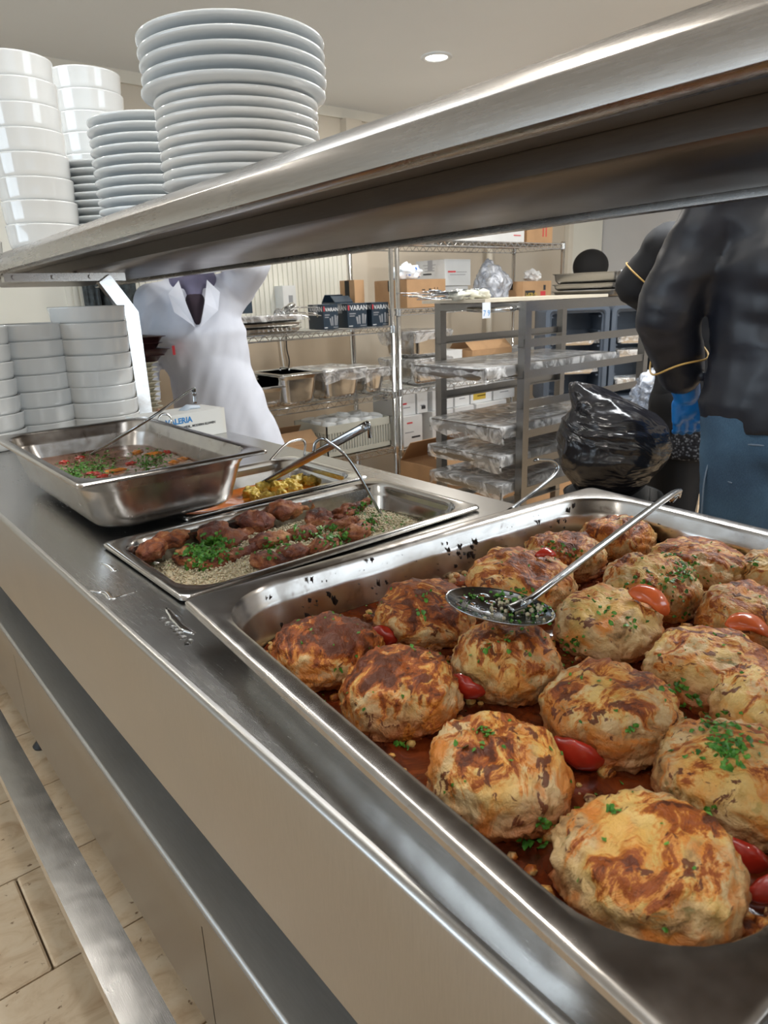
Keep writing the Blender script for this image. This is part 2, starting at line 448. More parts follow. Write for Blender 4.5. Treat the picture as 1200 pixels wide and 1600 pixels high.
M['leaf'] = leaf_mat()
def chicken_mat():
    t = NT('roast chicken skin'); c = t.coord(rand=True)
    n1 = t.noise(c, 22, 6, 0.65, 1.0); n2 = t.noise(c, 8, 3, .5, .6)
    col = t.ramp(n1, [(.30, (0.022, 0.008, 0.005)), (.43, (0.12, 0.028, 0.012)), (.54, (0.34, 0.10, 0.03)), (.70, (0.60, 0.30, 0.12))])
    col = t.mix(t.rampf(n2, [(.45, 0), (.65, .8)]), col, (0.16, 0.035, 0.018))
    t.set(Base_Color=col, Roughness=0.38, Specular_IOR_Level=0.5)
    t.bump(t.noise(c, 75, 6, .65), 1.0, 0.008); return t.m
M['chicken'] = chicken_mat()
M['rice'] = plain('buttered rice grain', (0.70, 0.60, 0.42), 0.35, var=0.15, scale=300, Subsurface_Weight=0.1)
def egg_mat():
    t = NT('yellow battered cauliflower'); c = t.coord(rand=True)
    n1 = t.noise(c, 60, 4, .6)
    t.set(Base_Color=t.ramp(n1, [(.3, (0.50, 0.30, 0.03)), (.5, (0.80, 0.58, 0.10)), (.7, (0.88, 0.76, 0.32))]), Roughness=0.4)
    t.bump(n1, 0.6, 0.005); return t.m
M['egg'] = egg_mat()
M['carrot'] = plain('orange carrot', (0.70, 0.24, 0.03), 0.25, var=0.15, scale=40, Coat_Weight=0.4)
M['char'] = plain('burnt residue', (0.014, 0.006, 0.005), 0.45, var=0.3, scale=80)
M['water'] = None
def water_mat():
    t = NT('spilled water'); t.set(Base_Color=(0.9, 0.9, 0.9), Roughness=0.02, Transmission_Weight=1.0, IOR=1.33); return t.m
M['water'] = water_mat()
def lamp_mat(name, col, s):
    t = NT(name); t.set(Base_Color=(0.8, 0.8, 0.8), Emission_Color=col, Emission_Strength=s); return t.m
M['lamp'] = lamp_mat('lamp diffuser', (1.0, 0.97, 0.92), 14)
M['added_lamp_panel'] = lamp_mat('added panel diffuser', (0.93, .97, 1.0), 4)
M['glass'] = film_mat('window glass', (0.95, 0.97, 0.97), 0.02, 0.02)
def cream_box_mat():
    t = NT('printed glove box face'); c = t.coord('Object')
    sep = t.n('ShaderNodeSeparateXYZ'); t.l(c, sep.inputs[0])
    t.set(Base_Color=t.ramp(t.math('ADD', t.math('MULTIPLY', sep.outputs['X'], 3.4), 0.10), [(0.45, (0.80, 0.80, 0.76)), (.78, (0.80, 0.66, 0.42)), (.95, (0.74, 0.44, 0.10))]), Roughness=0.45)
    return t.m
M['print_box'] = cream_box_mat()
# ---------------------------------------------------------------- the room
RX0, RX1, RY0, RY1, CH = -3.2, 5.65, -2.7, 3.75, 2.34
FT = -0.012
def wall_with_openings(name, axis, pos, a0, a1, thick, opens, mat):
    """axis 'x': plane x=pos spanning a0..a1 in y ; axis 'y': plane y=pos spanning x. opens: (b0,b1,z0,z1)"""
    bm = NB(); cuts = sorted(opens); cur = a0
    def bx(u0, u1, z0, z1):
        if u1 - u0 < 1e-4 or z1 - z0 < 1e-4: return
        if axis == 'x': box(bm, min(pos, pos + thick), max(pos, pos + thick), u0, u1, z0, z1)
        else: box(bm, u0, u1, min(pos, pos + thick), max(pos, pos + thick), z0, z1)
    for (b0, b1, z0, z1) in cuts:
        bx(cur, b0, -0.1, CH); bx(b0, b1, -0.1, z0); bx(b0, b1, z1, CH); cur = b1
    bx(cur, a1, -0.1, CH)
    return struct(obj(name, bm, mat))
wall_with_openings('wall_back', 'y', RY1, RX0 - .1, RX1 + .1, 0.1, [], M['wall_back'])
wall_with_openings('wall_right', 'x', RX1, RY0 - .1, RY1, 0.1, [], M['wall_right'])
wall_with_openings('wall_left', 'x', RX0, RY0 - .1, RY1, -0.1, [(0.5, 3.3, .6, 2.1)], M['wall'])
wall_with_openings('wall_front', 'y', RY0, RX0 - .1, RX1 + .1, -0.1, [(-2.5, .1, .6, 2.1), (1.9, 4.5, .6, 2.1)], M['wall'])
bm = NB(); box(bm, RX0 - .1, RX1 + .1, RY0 - .1, RY1 + .1, CH, CH + .1); struct(obj('ceiling', bm, M['ceiling']))
def window(name, axis, pos, a0, a1, z0, z1, thick):
    root = struct(thing(name, None, None)); del_ = root
    def bx(bm, u0, u1, zz0, zz1, t0, t1):
        if axis == 'x': box(bm, pos + min(t0, t1), pos + max(t0, t1), u0, u1, zz0, zz1)
        else: box(bm, u0, u1, pos + min(t0, t1), pos + max(t0, t1), zz0, zz1)
    f = .05; bm = NB(); s = 1 if thick > 0 else -1
    bx(bm, a0, a0 + f, z0, z1, 0, .06 * s); bx(bm, a1 - f, a1, z0, z1, 0, .06 * s)
    bx(bm, a0 + f, a1 - f, z0, z0 + f, 0, .06 * s); bx(bm, a0 + f, a1 - f, z1 - f, z1, 0, .06 * s)
    mid = (a0 + a1) / 2; bx(bm, mid - f / 2, mid + f / 2, z0 + f, z1 - f, 0, .06 * s)
    obj('window_frame', bm, M['white_plastic'], root)
    for u0, u1 in ((a0 + f, mid - f / 2), (mid + f / 2, a1 - f)):
        bm = NB(); bx(bm, u0, u1, z0 + f, z1 - f, .02 * s, .026 * s); obj('pane', bm, M['glass'], root)
window('window_1', 'x', RX0, 0.5, 3.3, .6, 2.1, -1)
window('window_2', 'y', RY0, -2.5, .1, .6, 2.1, -1)
window('window_3', 'y', RY0, 1.9, 4.5, .6, 2.1, -1)
# cornice along the back wall
bm = NB(); box(bm, RX0, RX1, RY1 - .02, RY1, CH - .055, CH); bevel(bm, .006, 2); struct(obj('trim_1', bm, M['trim']))
# floor slab (grout) and travertine tiles
bm = NB(); box(bm, RX0 - .1, RX1 + .1, RY0 - .1, RY1 + .1, -0.1, FT)
floor = struct(obj('floor', bm, M['grout']))
TX, TY = 0.60, 0.30
def tile_bm(w, d, seed):
    bm = NB(); rr = random.Random(seed)
    ring = rrect(w / 2, d / 2, .004, 1)
    r0 = [(x, y, -0.012) for x, y in ring]; r1 = [(x, y, -0.002) for x, y in ring]; r2 = [(x * (1 - .004 / w * 2), y * (1 - .004 / d * 2), 0) for x, y in ring]
    loft(bm, [r0, r1, r2], False, True); return bm
tm = []
for s in range(3):
    b = tile_bm(TX - .004, TY - .004, s); me = bpy.data.meshes.new('tile'); b.to_mesh(me); b.free(); me.materials.append(M['travertine']); tm.append(me)
n = 0
for i in range(-4, 9):
    for j in range(-4, 13):
        x = (-.165 + TX * i) + (TX / 2 if j % 2 else 0); y = 1.245 + .15 + TY * j
        if x - TX / 2 < RX0 or x + TX / 2 > RX1 or y - TY / 2 < RY0 or y + TY / 2 > RY1: continue
        if not (-1.2 < x < 2.9 and y > -.6): continue
        link('tile', tm[(i * 7 + j * 3) % 3], None, floor).location = (x, y, 0); n += 1
# the rest of the floor, never seen in detail: one piece
bm = NB()
for i in range(-6, 11):
    for j in range(-14, 13):
        x = (-.165 + TX * i) + (TX / 2 if j % 2 else 0); y = 1.245 + .15 + TY * j
        x0, x1, y0, y1 = max(x - TX / 2 + .002, RX0), min(x + TX / 2 - .002, RX1), max(y - TY / 2 + .002, RY0), min(y + TY / 2 - .002, RY1)
        inside = x - TX / 2 >= RX0 and x + TX / 2 <= RX1 and y - TY / 2 >= RY0 and y + TY / 2 <= RY1 and (-1.2 < x < 2.9 and y > -.6)
        if inside or x1 - x0 < .01 or y1 - y0 < .01: continue
        box(bm, x0, x1, y0, y1, FT, 0)
o = obj('tile', bm, M['travertine'], floor); o['kind'] = 'stuff'

# ribbed cream cladding on the back wall, behind the left rack
clad = thing('wall_cladding', 'cream ribbed plastic wall cladding behind the left wire rack', 'wall panel', (0, 0, 0))
x_edge = on_y(541, 440, RY1).x
bm = NB(); box(bm, RX0, x_edge, RY1 - .010, RY1 - .001, 1.02, 1.95); obj('backing_sheet', bm, M['panel'], clad)
bm = NB(); x = 1.1
while x < x_edge - .01:
    box(bm, x, x + .022, RY1 - .016, RY1 - .010, 1.02, 1.95); x += .034
o = obj('rib', bm, M['panel'], clad); o['kind'] = 'stuff'
bm = NB(); box(bm, .6, x_edge, RY1 - .014, RY1 - .001, .10, 1.02); obj('skirt_panel', bm, M['panel_low'], clad)
xa = x_edge + .01
bm = NB(); box(bm, xa, xa + .12, RY1 - .06, RY1, 0, CH - .06); bevel(bm, .004); struct(obj('trim_2', bm, M['wall_back']))
# cream door leaf at the right end of the back wall
d0 = on_y(884, 400, RY1).x
dd = struct(thing('door_1', None, None))
bbox_obj('door_leaf', d0 + .03, RX1 - .01, RY1 - .03, RY1 - .002, 0.0, 2.05, M['panel'], dd, .003)
bbox_obj('door_frame', d0 - .03, d0 + .03, RY1 - .045, RY1 - .002, 0.0, 2.1, M['trim'], dd, .003)
# pipe in the corner
px_ = on_y(765, 420, RY1 - .05).x
bm = NB(); tube(bm, [(px_, RY1 - .05, 0), (px_, RY1 - .05, CH - .06)], .022, 12)
tag(obj('wall_pipe', bm, M['trim'], None, True), 'cream vertical pipe on the back wall behind the brown carton rack', 'pipe')

# unseen ceiling panels, added to brighten the shelf edge, pans and trolley
def panel(x, y, sx, sy, label, power):
    t = thing('added_light_panel', label, 'ceiling light', (x, y, CH), 0)
    bm = NB(); box(bm, -sx / 2, sx / 2, -sy / 2, sy / 2, -.03, -.001); bevel(bm, .003, 1); obj('housing', bm, M['white_plastic'], t)
    bm = NB(); box(bm, -sx / 2 + .015, sx / 2 - .015, -sy / 2 + .015, sy / 2 - .015, -.034, -.031); obj('diffuser', bm, M['added_lamp_panel'], t)
    area('added_panel_lamp', (x, y, CH - .037), (0, 0, 0), sx - .04, sy - .04, power, (.93, .97, 1.0))
panel(.55, 1.75, .30, 1.2, 'added unseen light panel over the soup pan end of the counter', 6)
panel(.05, -.2, .30, 1.2, 'added unseen light panel over the near end of the counter', 4)
panel(2.3, 1.0, .30, 1.2, 'added unseen light panel over the trolley', 60)
panel(3.2, 2.55, .9, .16, 'short ceiling light in front of the carton rack', 14) if False else None
# recessed ceiling spots
def spot(x, y, label, power=30):
    t = thing('ceiling_spot', label, 'ceiling light', (x, y, CH), 0, 'recessed ceiling spots')
    bm = NB(); lathe(bm, [(0.075, -.001), (.075, -.006), (.058, -.010), (.052, -.004)], 32); obj('bezel', bm, M['white_plastic'], t, True)
    bm = NB(); lathe(bm, [(.052, -.005), (.03, -.008), (0, -.009)], 32); obj('diffuser', bm, M['lamp'], t, True)
    l = bpy.data.lights.new('spot_lamp', 'AREA'); l.shape = 'DISK'; l.size = .11; l.energy = power; l.color = (1.0, .95, .87)
    lo = bpy.data.objects.new('spot_lamp', l); COL.objects.link(lo); lo.location = (x, y, CH - .012)
sp = on_z(682, 88, CH)
spot(sp.x, sp.y, 'round white recessed ceiling spot glowing above the plate stacks')
for k, (x, y) in enumerate([(sp.x - 2.6, sp.y - .2), (sp.x + 1.6, sp.y - 1.2), (.55, .9), (.55, -1.1), (-1.9, .6), (-1.9, -1.4), (2.9, -1.4), (2.2, .3)]):
    spot(x, y, 'recessed ceiling spot outside the picture', 14 if x < 1 else 34)
# ---------------------------------------------------------------- serving counter
CX0, CX1, CY0, CY1, CZ = 0.222, 0.90, -0.75, 3.05, 0.90
ctr = thing('serving_counter', 'long stainless steel serving counter carrying the food pans', 'counter', (0.56, 1.1, 0))
def cchild(name, bm, mat, auto=35):
    for v in bm.verts: v.co -= Vector((0.56, 1.1, 0))
    return obj(name, bm, mat, ctr, auto=auto)
# wells cut in the worktop: (x0,x1,y0,y1)
W_BIG = (0.256, 0.886, 0.085, 0.668)
W_CHK = (0.322, 0.812, 0.765, 1.005)
W_EGG = (0.47, 0.812, 1.075, 1.315)
bm = NB()
ys = [CY0, 0.03, 0.735, W_CHK[2], W_CHK[3], W_EGG[2], W_EGG[3], CY1]
def slab(x0, x1, y0, y1):
    box(bm, x0, x1, y0, y1, CZ - .003, CZ)
slab(CX0 + .004, CX1, ys[0], ys[1])
# the big well is turned a little, like the pan that sits in it
big_corners = [Vector((0.5814 + u * .308 * cos(-.0785) - v * .268 * sin(-.0785), 0.3462 + u * .308 * sin(-.0785) + v * .268 * cos(-.0785), 0)) for u, v in ((-1, -1), (1, -1), (1, 1), (-1, 1))]
outc = [(CX0 + .004, ys[1]), (CX1, ys[1]), (CX1, ys[2]), (CX0 + .004, ys[2])]
for k in range(4):
    j = (k + 1) % 4
    for z in (CZ, CZ - .003):
        f = [(outc[k][0], outc[k][1], z), (outc[j][0], outc[j][1], z), (big_corners[j].x, big_corners[j].y, z), (big_corners[k].x, big_corners[k].y, z)]
        bm.faces.new([bm.verts.new(p) for p in (f if z == CZ else f[::-1])])
slab(CX0 + .004, CX1, ys[2], ys[3])
for k, w in ((3, W_CHK), (5, W_EGG)):
    slab(CX0 + .004, w[0], ys[k], ys[k + 1]); slab(w[1], CX1, ys[k], ys[k + 1]); slab(CX0 + .004, CX1, ys[k + 1], ys[k + 2])
bmesh.ops.remove_doubles(bm, verts=bm.verts, dist=1e-5)
cchild('worktop', bm, M['steel_counter'], None)
# rolled front edge + apron as one folded profile
def extrude_profile(prof, y0, y1, closed=False):
    bm = NB()
    a = [bm.verts.new((x, y0, z)) for x, z in prof]; b = [bm.verts.new((x, y1, z)) for x, z in prof]
    m = len(prof)
    for i in range(m if closed else m - 1):
        j = (i + 1) % m; bm.faces.new((a[i], b[i], b[j], a[j]))
    if closed: bm.faces.new(a); bm.faces.new(b[::-1])
    return bm
nose = [(CX0 + .006, CZ + .0002)] + [(CX0 + .004 - .006 * sin(radians(a)), CZ - .006 + .006 * cos(radians(a))) for a in range(0, 91, 18)]
prof = nose + [(CX0 - .002, CZ - .068), (CX0 + .001, CZ - .072), (CX0 + .001, 0.715), (CX0 + .03, 0.715), (CX0 + .03, 0.72), (CX0 + .006, .72), (CX0 + .006, CZ - .01)]
cchild('apron', extrude_profile(prof, CY0, CY1, True), M['steel_face'], 30)
# back edge upstand fold
bm = NB(); box(bm, CX1 - .004, CX1, CY0, CY1, CZ - .05, CZ - .003); cchild('back_edge', bm, M['steel_counter'])
# well boxes hanging under the worktop
bm = NB(); W4 = [[(c_.x, c_.y, z) for c_ in big_corners] for z in (CZ - .003, CZ - .2)]; loft(bm, W4, False, True); cchild('well', bm, M['steel_counter'])
for w, d in ((W_CHK, .16), (W_EGG, .16)):
    bm = NB(); t = .002
    box(bm, w[0] - t, w[0], w[2], w[3], CZ - d, CZ - .003); box(bm, w[1], w[1] + t, w[2], w[3], CZ - d, CZ - .003)
    box(bm, w[0] - t, w[1] + t, w[2] - t, w[2], CZ - d, CZ - .003); box(bm, w[0] - t, w[1] + t, w[3], w[3] + t, CZ - d, CZ - .003)
    box(bm, w[0] - t, w[1] + t, w[2] - t, w[3] + t, CZ - d - t, CZ - d)
    cchild('well', bm, M['steel_counter'])
# lower cabinet with projecting ledge
LZ, LX = 0.400, 0.2875
led = [(LX, LZ - .012), (LX - .0015, LZ - .006), (LX, LZ), (LX + .004, LZ + .0015), (.44, LZ + .0015), (.44, LZ - .004), (LX + .006, LZ - .004), (LX + .006, LZ - .012)]
cchild('ledge', extrude_profile(led, CY0, CY1, True), M['steel_ledge'], 60)
bm = NB(); box(bm, LX - .001, LX + .003, CY0, CY1, LZ - .045, LZ - .012); cchild('ledge_lip', bm, M['steel_face'])
ysm = on_x(15, 1000, LX).y
cuts = [CY0, ysm - 1.15, ysm, ysm + 1.0, CY1]
cuts = sorted(c for c in cuts if CY0 <= c <= CY1)
for a, b in zip(cuts, cuts[1:]):
    bm = NB(); box(bm, LX + .002, LX + .018, a + .0015, b - .0015, .105, LZ - .047); bevel(bm, .001, 1); cchild('front_panel', bm, M['steel_face'])
bm = NB(); box(bm, .44, .445, CY0, CY1, LZ + .0, CZ - .22); cchild('recess_panel', bm, M['steel_face'])
bm = NB(); box(bm, LX + .02, CX1 - .05, CY0 + .01, CY1 - .01, .11, .13); cchild('bottom_panel', bm, M['steel_face'])
bm = NB(); box(bm, CX1 - .05, CX1 - .046, CY0, CY1, .105, CZ - .003); cchild('back_panel', bm, M['steel_face'])
for y in (CY0 + .002, CY1 - .006):
    bm = NB(); box(bm, CX0 + .03, CX1 - .051, y, y + .004, .131, CZ - .23 if False else CZ - .004); cchild('end_panel', bm, M['steel_face'])
yf = on_x(70, 1197, LX + .03).y
for y in (yf - 1.2, yf, yf + 1.25):
    for x in (LX + .035, CX1 - .1):
        bm = NB(); lathe(bm, [(0, 0), (.024, 0), (.026, .006), (.014, .02), (.014, .06), (.022, .062), (.022, .11), (0, .11)], 20, (x, y)); cchild('foot', bm, M['black_rubber'], 40)
# tray rail on brackets, in front of the cabinet
RZ = .35
bm = NB(); box(bm, .140, .197, CY0, CY1, RZ - .03, RZ); bevel(bm, .004, 3); cchild('tray_rail', bm, M['steel_rail'], 60)
for y in (CY0 + .25, 2.9):
    bm = NB(); box(bm, .17, LX + .002, y, y + .03, RZ - .06, RZ - .03); cchild('rail_bracket', bm, M['steel_face'])

# spilled water on the worktop
def puddle(pts, h=.0014, w=.006):
    bm = NB(); P = smooth_path(pts, 5); top = []
    L = [];
    for i, p in enumerate(P):
        t = (P[min(i + 1, len(P) - 1)] - P[max(i - 1, 0)]).normalized(); s = t.cross(Vector((0, 0, 1)))
        k = sin(pi * (i + .6) / (len(P) + .2)); ww = w * (.35 + .65 * k) * (1 + .5 * noise.noise(p * 90))
        ring = [p + s * ww, p + s * ww * .6 + Vector((0, 0, h * .8)), p + Vector((0, 0, h)), p - s * ww * .6 + Vector((0, 0, h * .8)), p - s * ww]
        L.append([bm.verts.new(q) for q in ring])
    for a, b in zip(L, L[1:]):
        for k in range(4): bm.faces.new((a[k], a[k + 1], b[k + 1], b[k]))
        bm.faces.new((a[4], a[0], b[0], b[4]))
    bm.faces.new(L[0][::-1]); bm.faces.new(L[-1]); return bm
pz = CZ + .0002
for pts, lab, w in (
    ([(158, 880), (170, 884), (180, 892), (176, 886)], 'short curl of spilled water on the worktop nearest the soup pan', .004),
    ([(142, 923), (165, 926), (174, 935), (190, 930), (214, 924)], 'forked streak of spilled water on the worktop left of the rice pan corner', .005),
    ([(260, 950), (272, 965), (286, 980), (304, 990)], 'long spill of water on the worktop beside the big pan corner', .005)):
    tag(obj('water_spill', puddle([on_z(a, b, pz) for a, b in pts], .0007, w), M['water'], None, True), lab, 'water')
for i, (a, b) in enumerate([(254, 967), (262, 974), (270, 980), (276, 985), (281, 990), (286, 996), (295, 1003)]):
    p = on_z(a, b, pz); bm = NB()
    lathe(bm, [(.0045, 0), (.004, .0008), (.002, .0014), (0, .0016)], 14); o = obj('water_drop', bm, M['water'], None, True)
    o.location = p; o.scale = (1.6 if i == 6 else .9, 1, 1); o.rotation_euler = (0, 0, .7)
    tag(o, '%s water drop from the far end of the slanting row on the worktop' % ['first', 'second', 'third', 'fourth', 'fifth', 'sixth', 'seventh and widest'][i], 'water', 'row of water drops on the worktop')

# ---------------------------------------------------------------- overhead shelf
SX0, SX1, SY0, SY1 = 0.445, 1.045, -0.75, 3.05
sh = thing('overhead_shelf', 'stainless steel overhead shelf above the counter carrying plates and bowls', 'shelf', (0.8, 1.1, 0.9))
def schild(name, bm, mat, auto=35):
    for v in bm.verts: v.co -= Vector((0.8, 1.1, 0.9))
    return obj(name, bm, mat, sh, auto=auto)
ZB = 1.3585; ZM = 1.389; ZT = 1.406
prof = [(SX0 + .004, ZB), (SX0, ZB + .003), (SX0, ZM - .001), (SX0 + .002, ZM + .0015), (SX0 + .015, ZT - .001), (SX0 + .019, ZT), (SX1 - .004, ZT), (SX1, ZT - .004), (SX1, ZB - .002), (SX1 - .028, ZB - .002), (SX1 - .028, ZB + .001), (SX1 - .004, ZB + .001),
        (SX1 - .004, ZT - .005), (SX0 + .02, ZT - .005), (SX0 + .004, ZM - .002), (SX0 + .004, ZB + .004), (SX0 + .022, ZB + .004), (SX0 + .022, ZB)]
schild('shelf_board', extrude_profile(prof, SY0, SY1, True), M['steel_shelf'], 50)
# stiffening hat channel under the board
xa, xb = .655, .98
ch = [(xa, ZT - .0055), (xa, ZB + .010), (xa + .01, ZB + .004), (xb - .01, ZB + .004), (xb, ZB + .010), (xb, ZT - .0055)]
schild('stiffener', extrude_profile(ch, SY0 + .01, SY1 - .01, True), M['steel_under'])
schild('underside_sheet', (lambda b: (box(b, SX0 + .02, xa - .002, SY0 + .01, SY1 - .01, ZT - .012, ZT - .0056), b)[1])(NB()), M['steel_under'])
TILT = -.0135; YT = .6; sh.rotation_euler = (TILT, 0, 0)
sh.location = Vector((0.8, YT, 1.38)) + Matrix.Rotation(TILT, 3, 'X') @ Vector((0, 1.1 - YT, .9 - 1.38))
def shz(y): return ZT + .0004 + (y - YT) * TILT
for ysup in (2.13, -.55):
    # bracket arm below the board with bolts
    bm = NB(); box(bm, SX0 + .03, .80, ysup - .004, ysup + .026, ZB - .018, ZB + .0035); bevel(bm, .002); schild('bracket_arm', bm, M['steel_shelf'])
    for bx_ in (.50, .60, .70):
        bm = NB(); tube(bm, [(bx_, ysup - .010, ZB - .007), (bx_, ysup - .004, ZB - .007)], .006, 12); schild('bolt', bm, M['steel_shelf'])
    ext = -(ysup - YT) * TILT
    p0, p1, p2 = Vector((.80, ysup, CZ + ext + .0)), Vector((.80, ysup, 1.245)), Vector((.735, ysup, ZB - .012))
    pr = []
    bm = NB(); hw, hd = .02, .015
    d2 = (p2 - p1).normalized(); up = Vector((0, 0, 1)); bis = (d2 + up).normalized()
    nrm = lambda t: Vector((t.z, 0, -t.x))
    rings = []
    for p, t, k in ((p0, up, 1), (p1, bis, 1 / max(.6, bis.dot(up))), (p2, d2, 1)):
        n_ = nrm(t) * hw * k
        rings.append([p + n_ + Vector((0, -hd, 0)), p + n_ + Vector((0, hd, 0)), p - n_ + Vector((0, hd, 0)), p - n_ + Vector((0, -hd, 0))])
    loft(bm, rings, True, True); bevel(bm, .0025, 2); schild('support_post', bm, M['steel_rail'], 30)
    bm = NB(); box(bm, .75, .85, ysup - .03, ysup + .03, CZ + ext, CZ + ext + .004); schild('foot_plate', bm, M['steel_rail'])

# ---------------------------------------------------------------- gastronorm pans
def pan_bm(L, Wd, depth, rim=.018, rc=.055, lip=.006, taper=.012, step=True, n=8):
    """rim top at z=0, L along x, Wd along y"""
    bm = NB(); hx, hy = L / 2, Wd / 2
    def ring(dx, z, r): return [(x, y, z) for x, y in rrect(hx - dx, hy - dx, r, n)]
    R = []
    R.append(ring(0.001, -lip, .010)); R.append(ring(0, -lip + .001, .011)); R.append(ring(0, -.002, .011)); R.append(ring(.002, 0, .011)); R.append(ring(.005, .0006, .014))
    R.append(ring(rim - .005, .0, rc * .8)); R.append(ring(rim - .001, -.0015, rc)); R.append(ring(rim + .0015, -.006, rc))
    if step:
        R.append(ring(rim + .003, -.017, rc)); R.append(ring(rim + .0055, -.021, rc)); R.append(ring(rim + .0065, -.026, rc))
    b = rim + .006 + taper
    R.append(ring(b, -depth + .022, rc)); R.append(ring(b + .004, -depth + .010, rc * .95)); R.append(ring(b + .012, -depth + .003, rc * .85)); R.append(ring(b + .024, -depth, rc * .7))
    R.append(ring(b + .060, -depth, rc * .4))
    nin = len(R)
    # outer skin, 1.2 mm below
    t = .0012
    R.append(ring(b + .060, -depth - t, rc * .4)); R.append(ring(b + .023, -depth - t, rc * .7)); R.append(ring(b + .011 - t, -depth + .002, rc * .85)); R.append(ring(b + .003 - t, -depth + .010, rc * .95)); R.append(ring(b - t, -depth + .022, rc))
    if step:
        R.append(ring(rim + .0065 - t, -.027, rc)); R.append(ring(rim + .0055 - t, -.022, rc)); R.append(ring(rim + .002 - t, -.017, rc))
    R.append(ring(rim - .001, -.006, rc)); R.append(ring(rim - .005, -.0025, rc * .8)); R.append(ring(.004, -.0022, .011)); R.append(ring(.0022, -lip + .001, .010))
    V = loft(bm, R)
    # close bottoms
    bm.faces.new(V[nin - 1][::-1]) ; bm.faces.new(V[nin])
    m = len(V[0])
    for k in range(m):
        bm.faces.new((V[-1][k], V[-1][(k + 1) % m], V[0][(k + 1) % m], V[0][k]))
    bmesh.ops.recalc_face_normals(bm, faces=bm.faces)
    return bm
def pan_profile(L, Wd, depth, z, rim=.018, rc=.055, taper=.012, n=8, inset=0.0015):
    """outline of the inner wall at height z (negative)"""
    k = min(1, max(0, (-z - .026) / (depth - .048)))
    d = rim + .0065 + (taper - .0005) * k + inset
    return rrect(L / 2 - d, Wd / 2 - d, rc, n)
def liquid(name, L, Wd, depth, z, mat, Mx, amp=.002, rim=.018, rc=.055, taper=.012, seed=0, nr=26, na=8):
    bm = NB(); out = pan_profile(L, Wd, depth, z, rim, rc, taper, 8)
    m = len(out); rings = []
    # resample outline finely
    O = []
    for k in range(m):
        a = Vector((*out[k], 0)); b = Vector((*out[(k + 1) % m], 0)); s = max(1, int((b - a).length / .012))
        for q in range(s): O.append(a.lerp(b, q / s))
    for i in range(nr):
        f = 1 - i / nr
        rings.append([(p.x * f, p.y * f, z + amp * fbm((p.x * f * 22 + seed, p.y * f * 22, seed)) * (1 if i else .2)) for p in O])
    R = loft(bm, rings, False, False)
    c = bm.verts.new((0, 0, z)); mm = len(O)
    for k in range(mm): bm.faces.new((R[-1][k], R[-1][(k + 1) % mm], c))
    bm.transform(Mx); bmesh.ops.recalc_face_normals(bm, faces=bm.faces)
    return obj(name, bm, mat, None, True)

# big pan ------------------------------------------------------------
BL, BW, BD, BZ, BYAW = .680, .600, .095, .945, radians(-4.5)
e1 = Vector((cos(BYAW), sin(BYAW), 0)); e2 = Vector((-sin(BYAW), cos(BYAW), 0))
fl = on_z(284, 936, BZ)
BC = fl + e1 * BL / 2 - e2 * BW / 2
MB_ = Matrix.Translation(BC) @ Matrix.Rotation(BYAW, 4, 'Z')
bp = obj('serving_pan', pan_bm(BL, BW, BD, .022, .078, .008), M['steel_pan_used'], None, auto=40)
bp.matrix_world = MB_
tag(bp, 'big square-cornered steel pan full of browned patties at the front of the counter', 'pan')
# cooked-on residue flakes on the pan walls
def wall_spots(L, Wd, depth, rim, spots, seed, parent):
    bm = NB(); rr = random.Random(seed)
    for side, u, z, s in spots:
        k = min(1, max(0, (-z - .026) / (depth - .048))); d = rim + .0065 + .0115 * k + .0
        if side == 'far': c = Vector((u, Wd / 2 - d - .0012, z)); tx, ty, nn = Vector((1, 0, 0)), Vector((0, 0, 1)), Vector((0, -1, 0))
        else: c = Vector((L / 2 - d - .0012, u, z)); tx, ty, nn = Vector((0, -1, 0)), Vector((0, 0, 1)), Vector((-1, 0, 0))
        m = rr.randint(8, 12); vs = []; cv = bm.verts.new(c + nn * .0008)
        for q in range(m):
            a = 2 * pi * q / m; r = s * rr.uniform(.35, 1.15); el = rr.uniform(.6, 1.6)
            vs.append(bm.verts.new(c + tx * cos(a) * r * .7 + ty * sin(a) * r * el))
        for q in range(m): bm.faces.new((vs[q], vs[(q + 1) % m], cv))
    o = obj('burnt_residue', bm, M['char'], parent); o['kind'] = 'stuff'; return o
rr = random.Random(5)
sp_ = []
for cx_, n_ in ((-.19, 9), (-.12, 5), (.02, 8), (.045, 9), (.24, 13), (.27, 8), (-.25, 4)):
    for _ in range(n_): sp_.append(('far', cx_ + rr.gauss(0, .014), -.022 + rr.gauss(-.012, .013), rr.uniform(.0010, .0062)))
for _ in range(70): sp_.append(('far', rr.uniform(-.27, .28), -rr.uniform(.006, .06), rr.uniform(.0004, .0012)))
for _ in range(40): sp_.append(('right', rr.uniform(-.1, .22), -rr.uniform(.02, .06), rr.uniform(.0005, .002)))
sp_ = [s for s in sp_ if -.068 < s[2] < -.004]
wall_spots(BL, BW, BD, .022, sp_, 9, bp)
sauce = liquid('tomato_sauce', BL, BW, BD, -.057, M['sauce'], MB_, .0045, .022, .078)
tag(sauce, 'red oily tomato sauce covering the bottom of the big patty pan', 'sauce', kind='stuff')

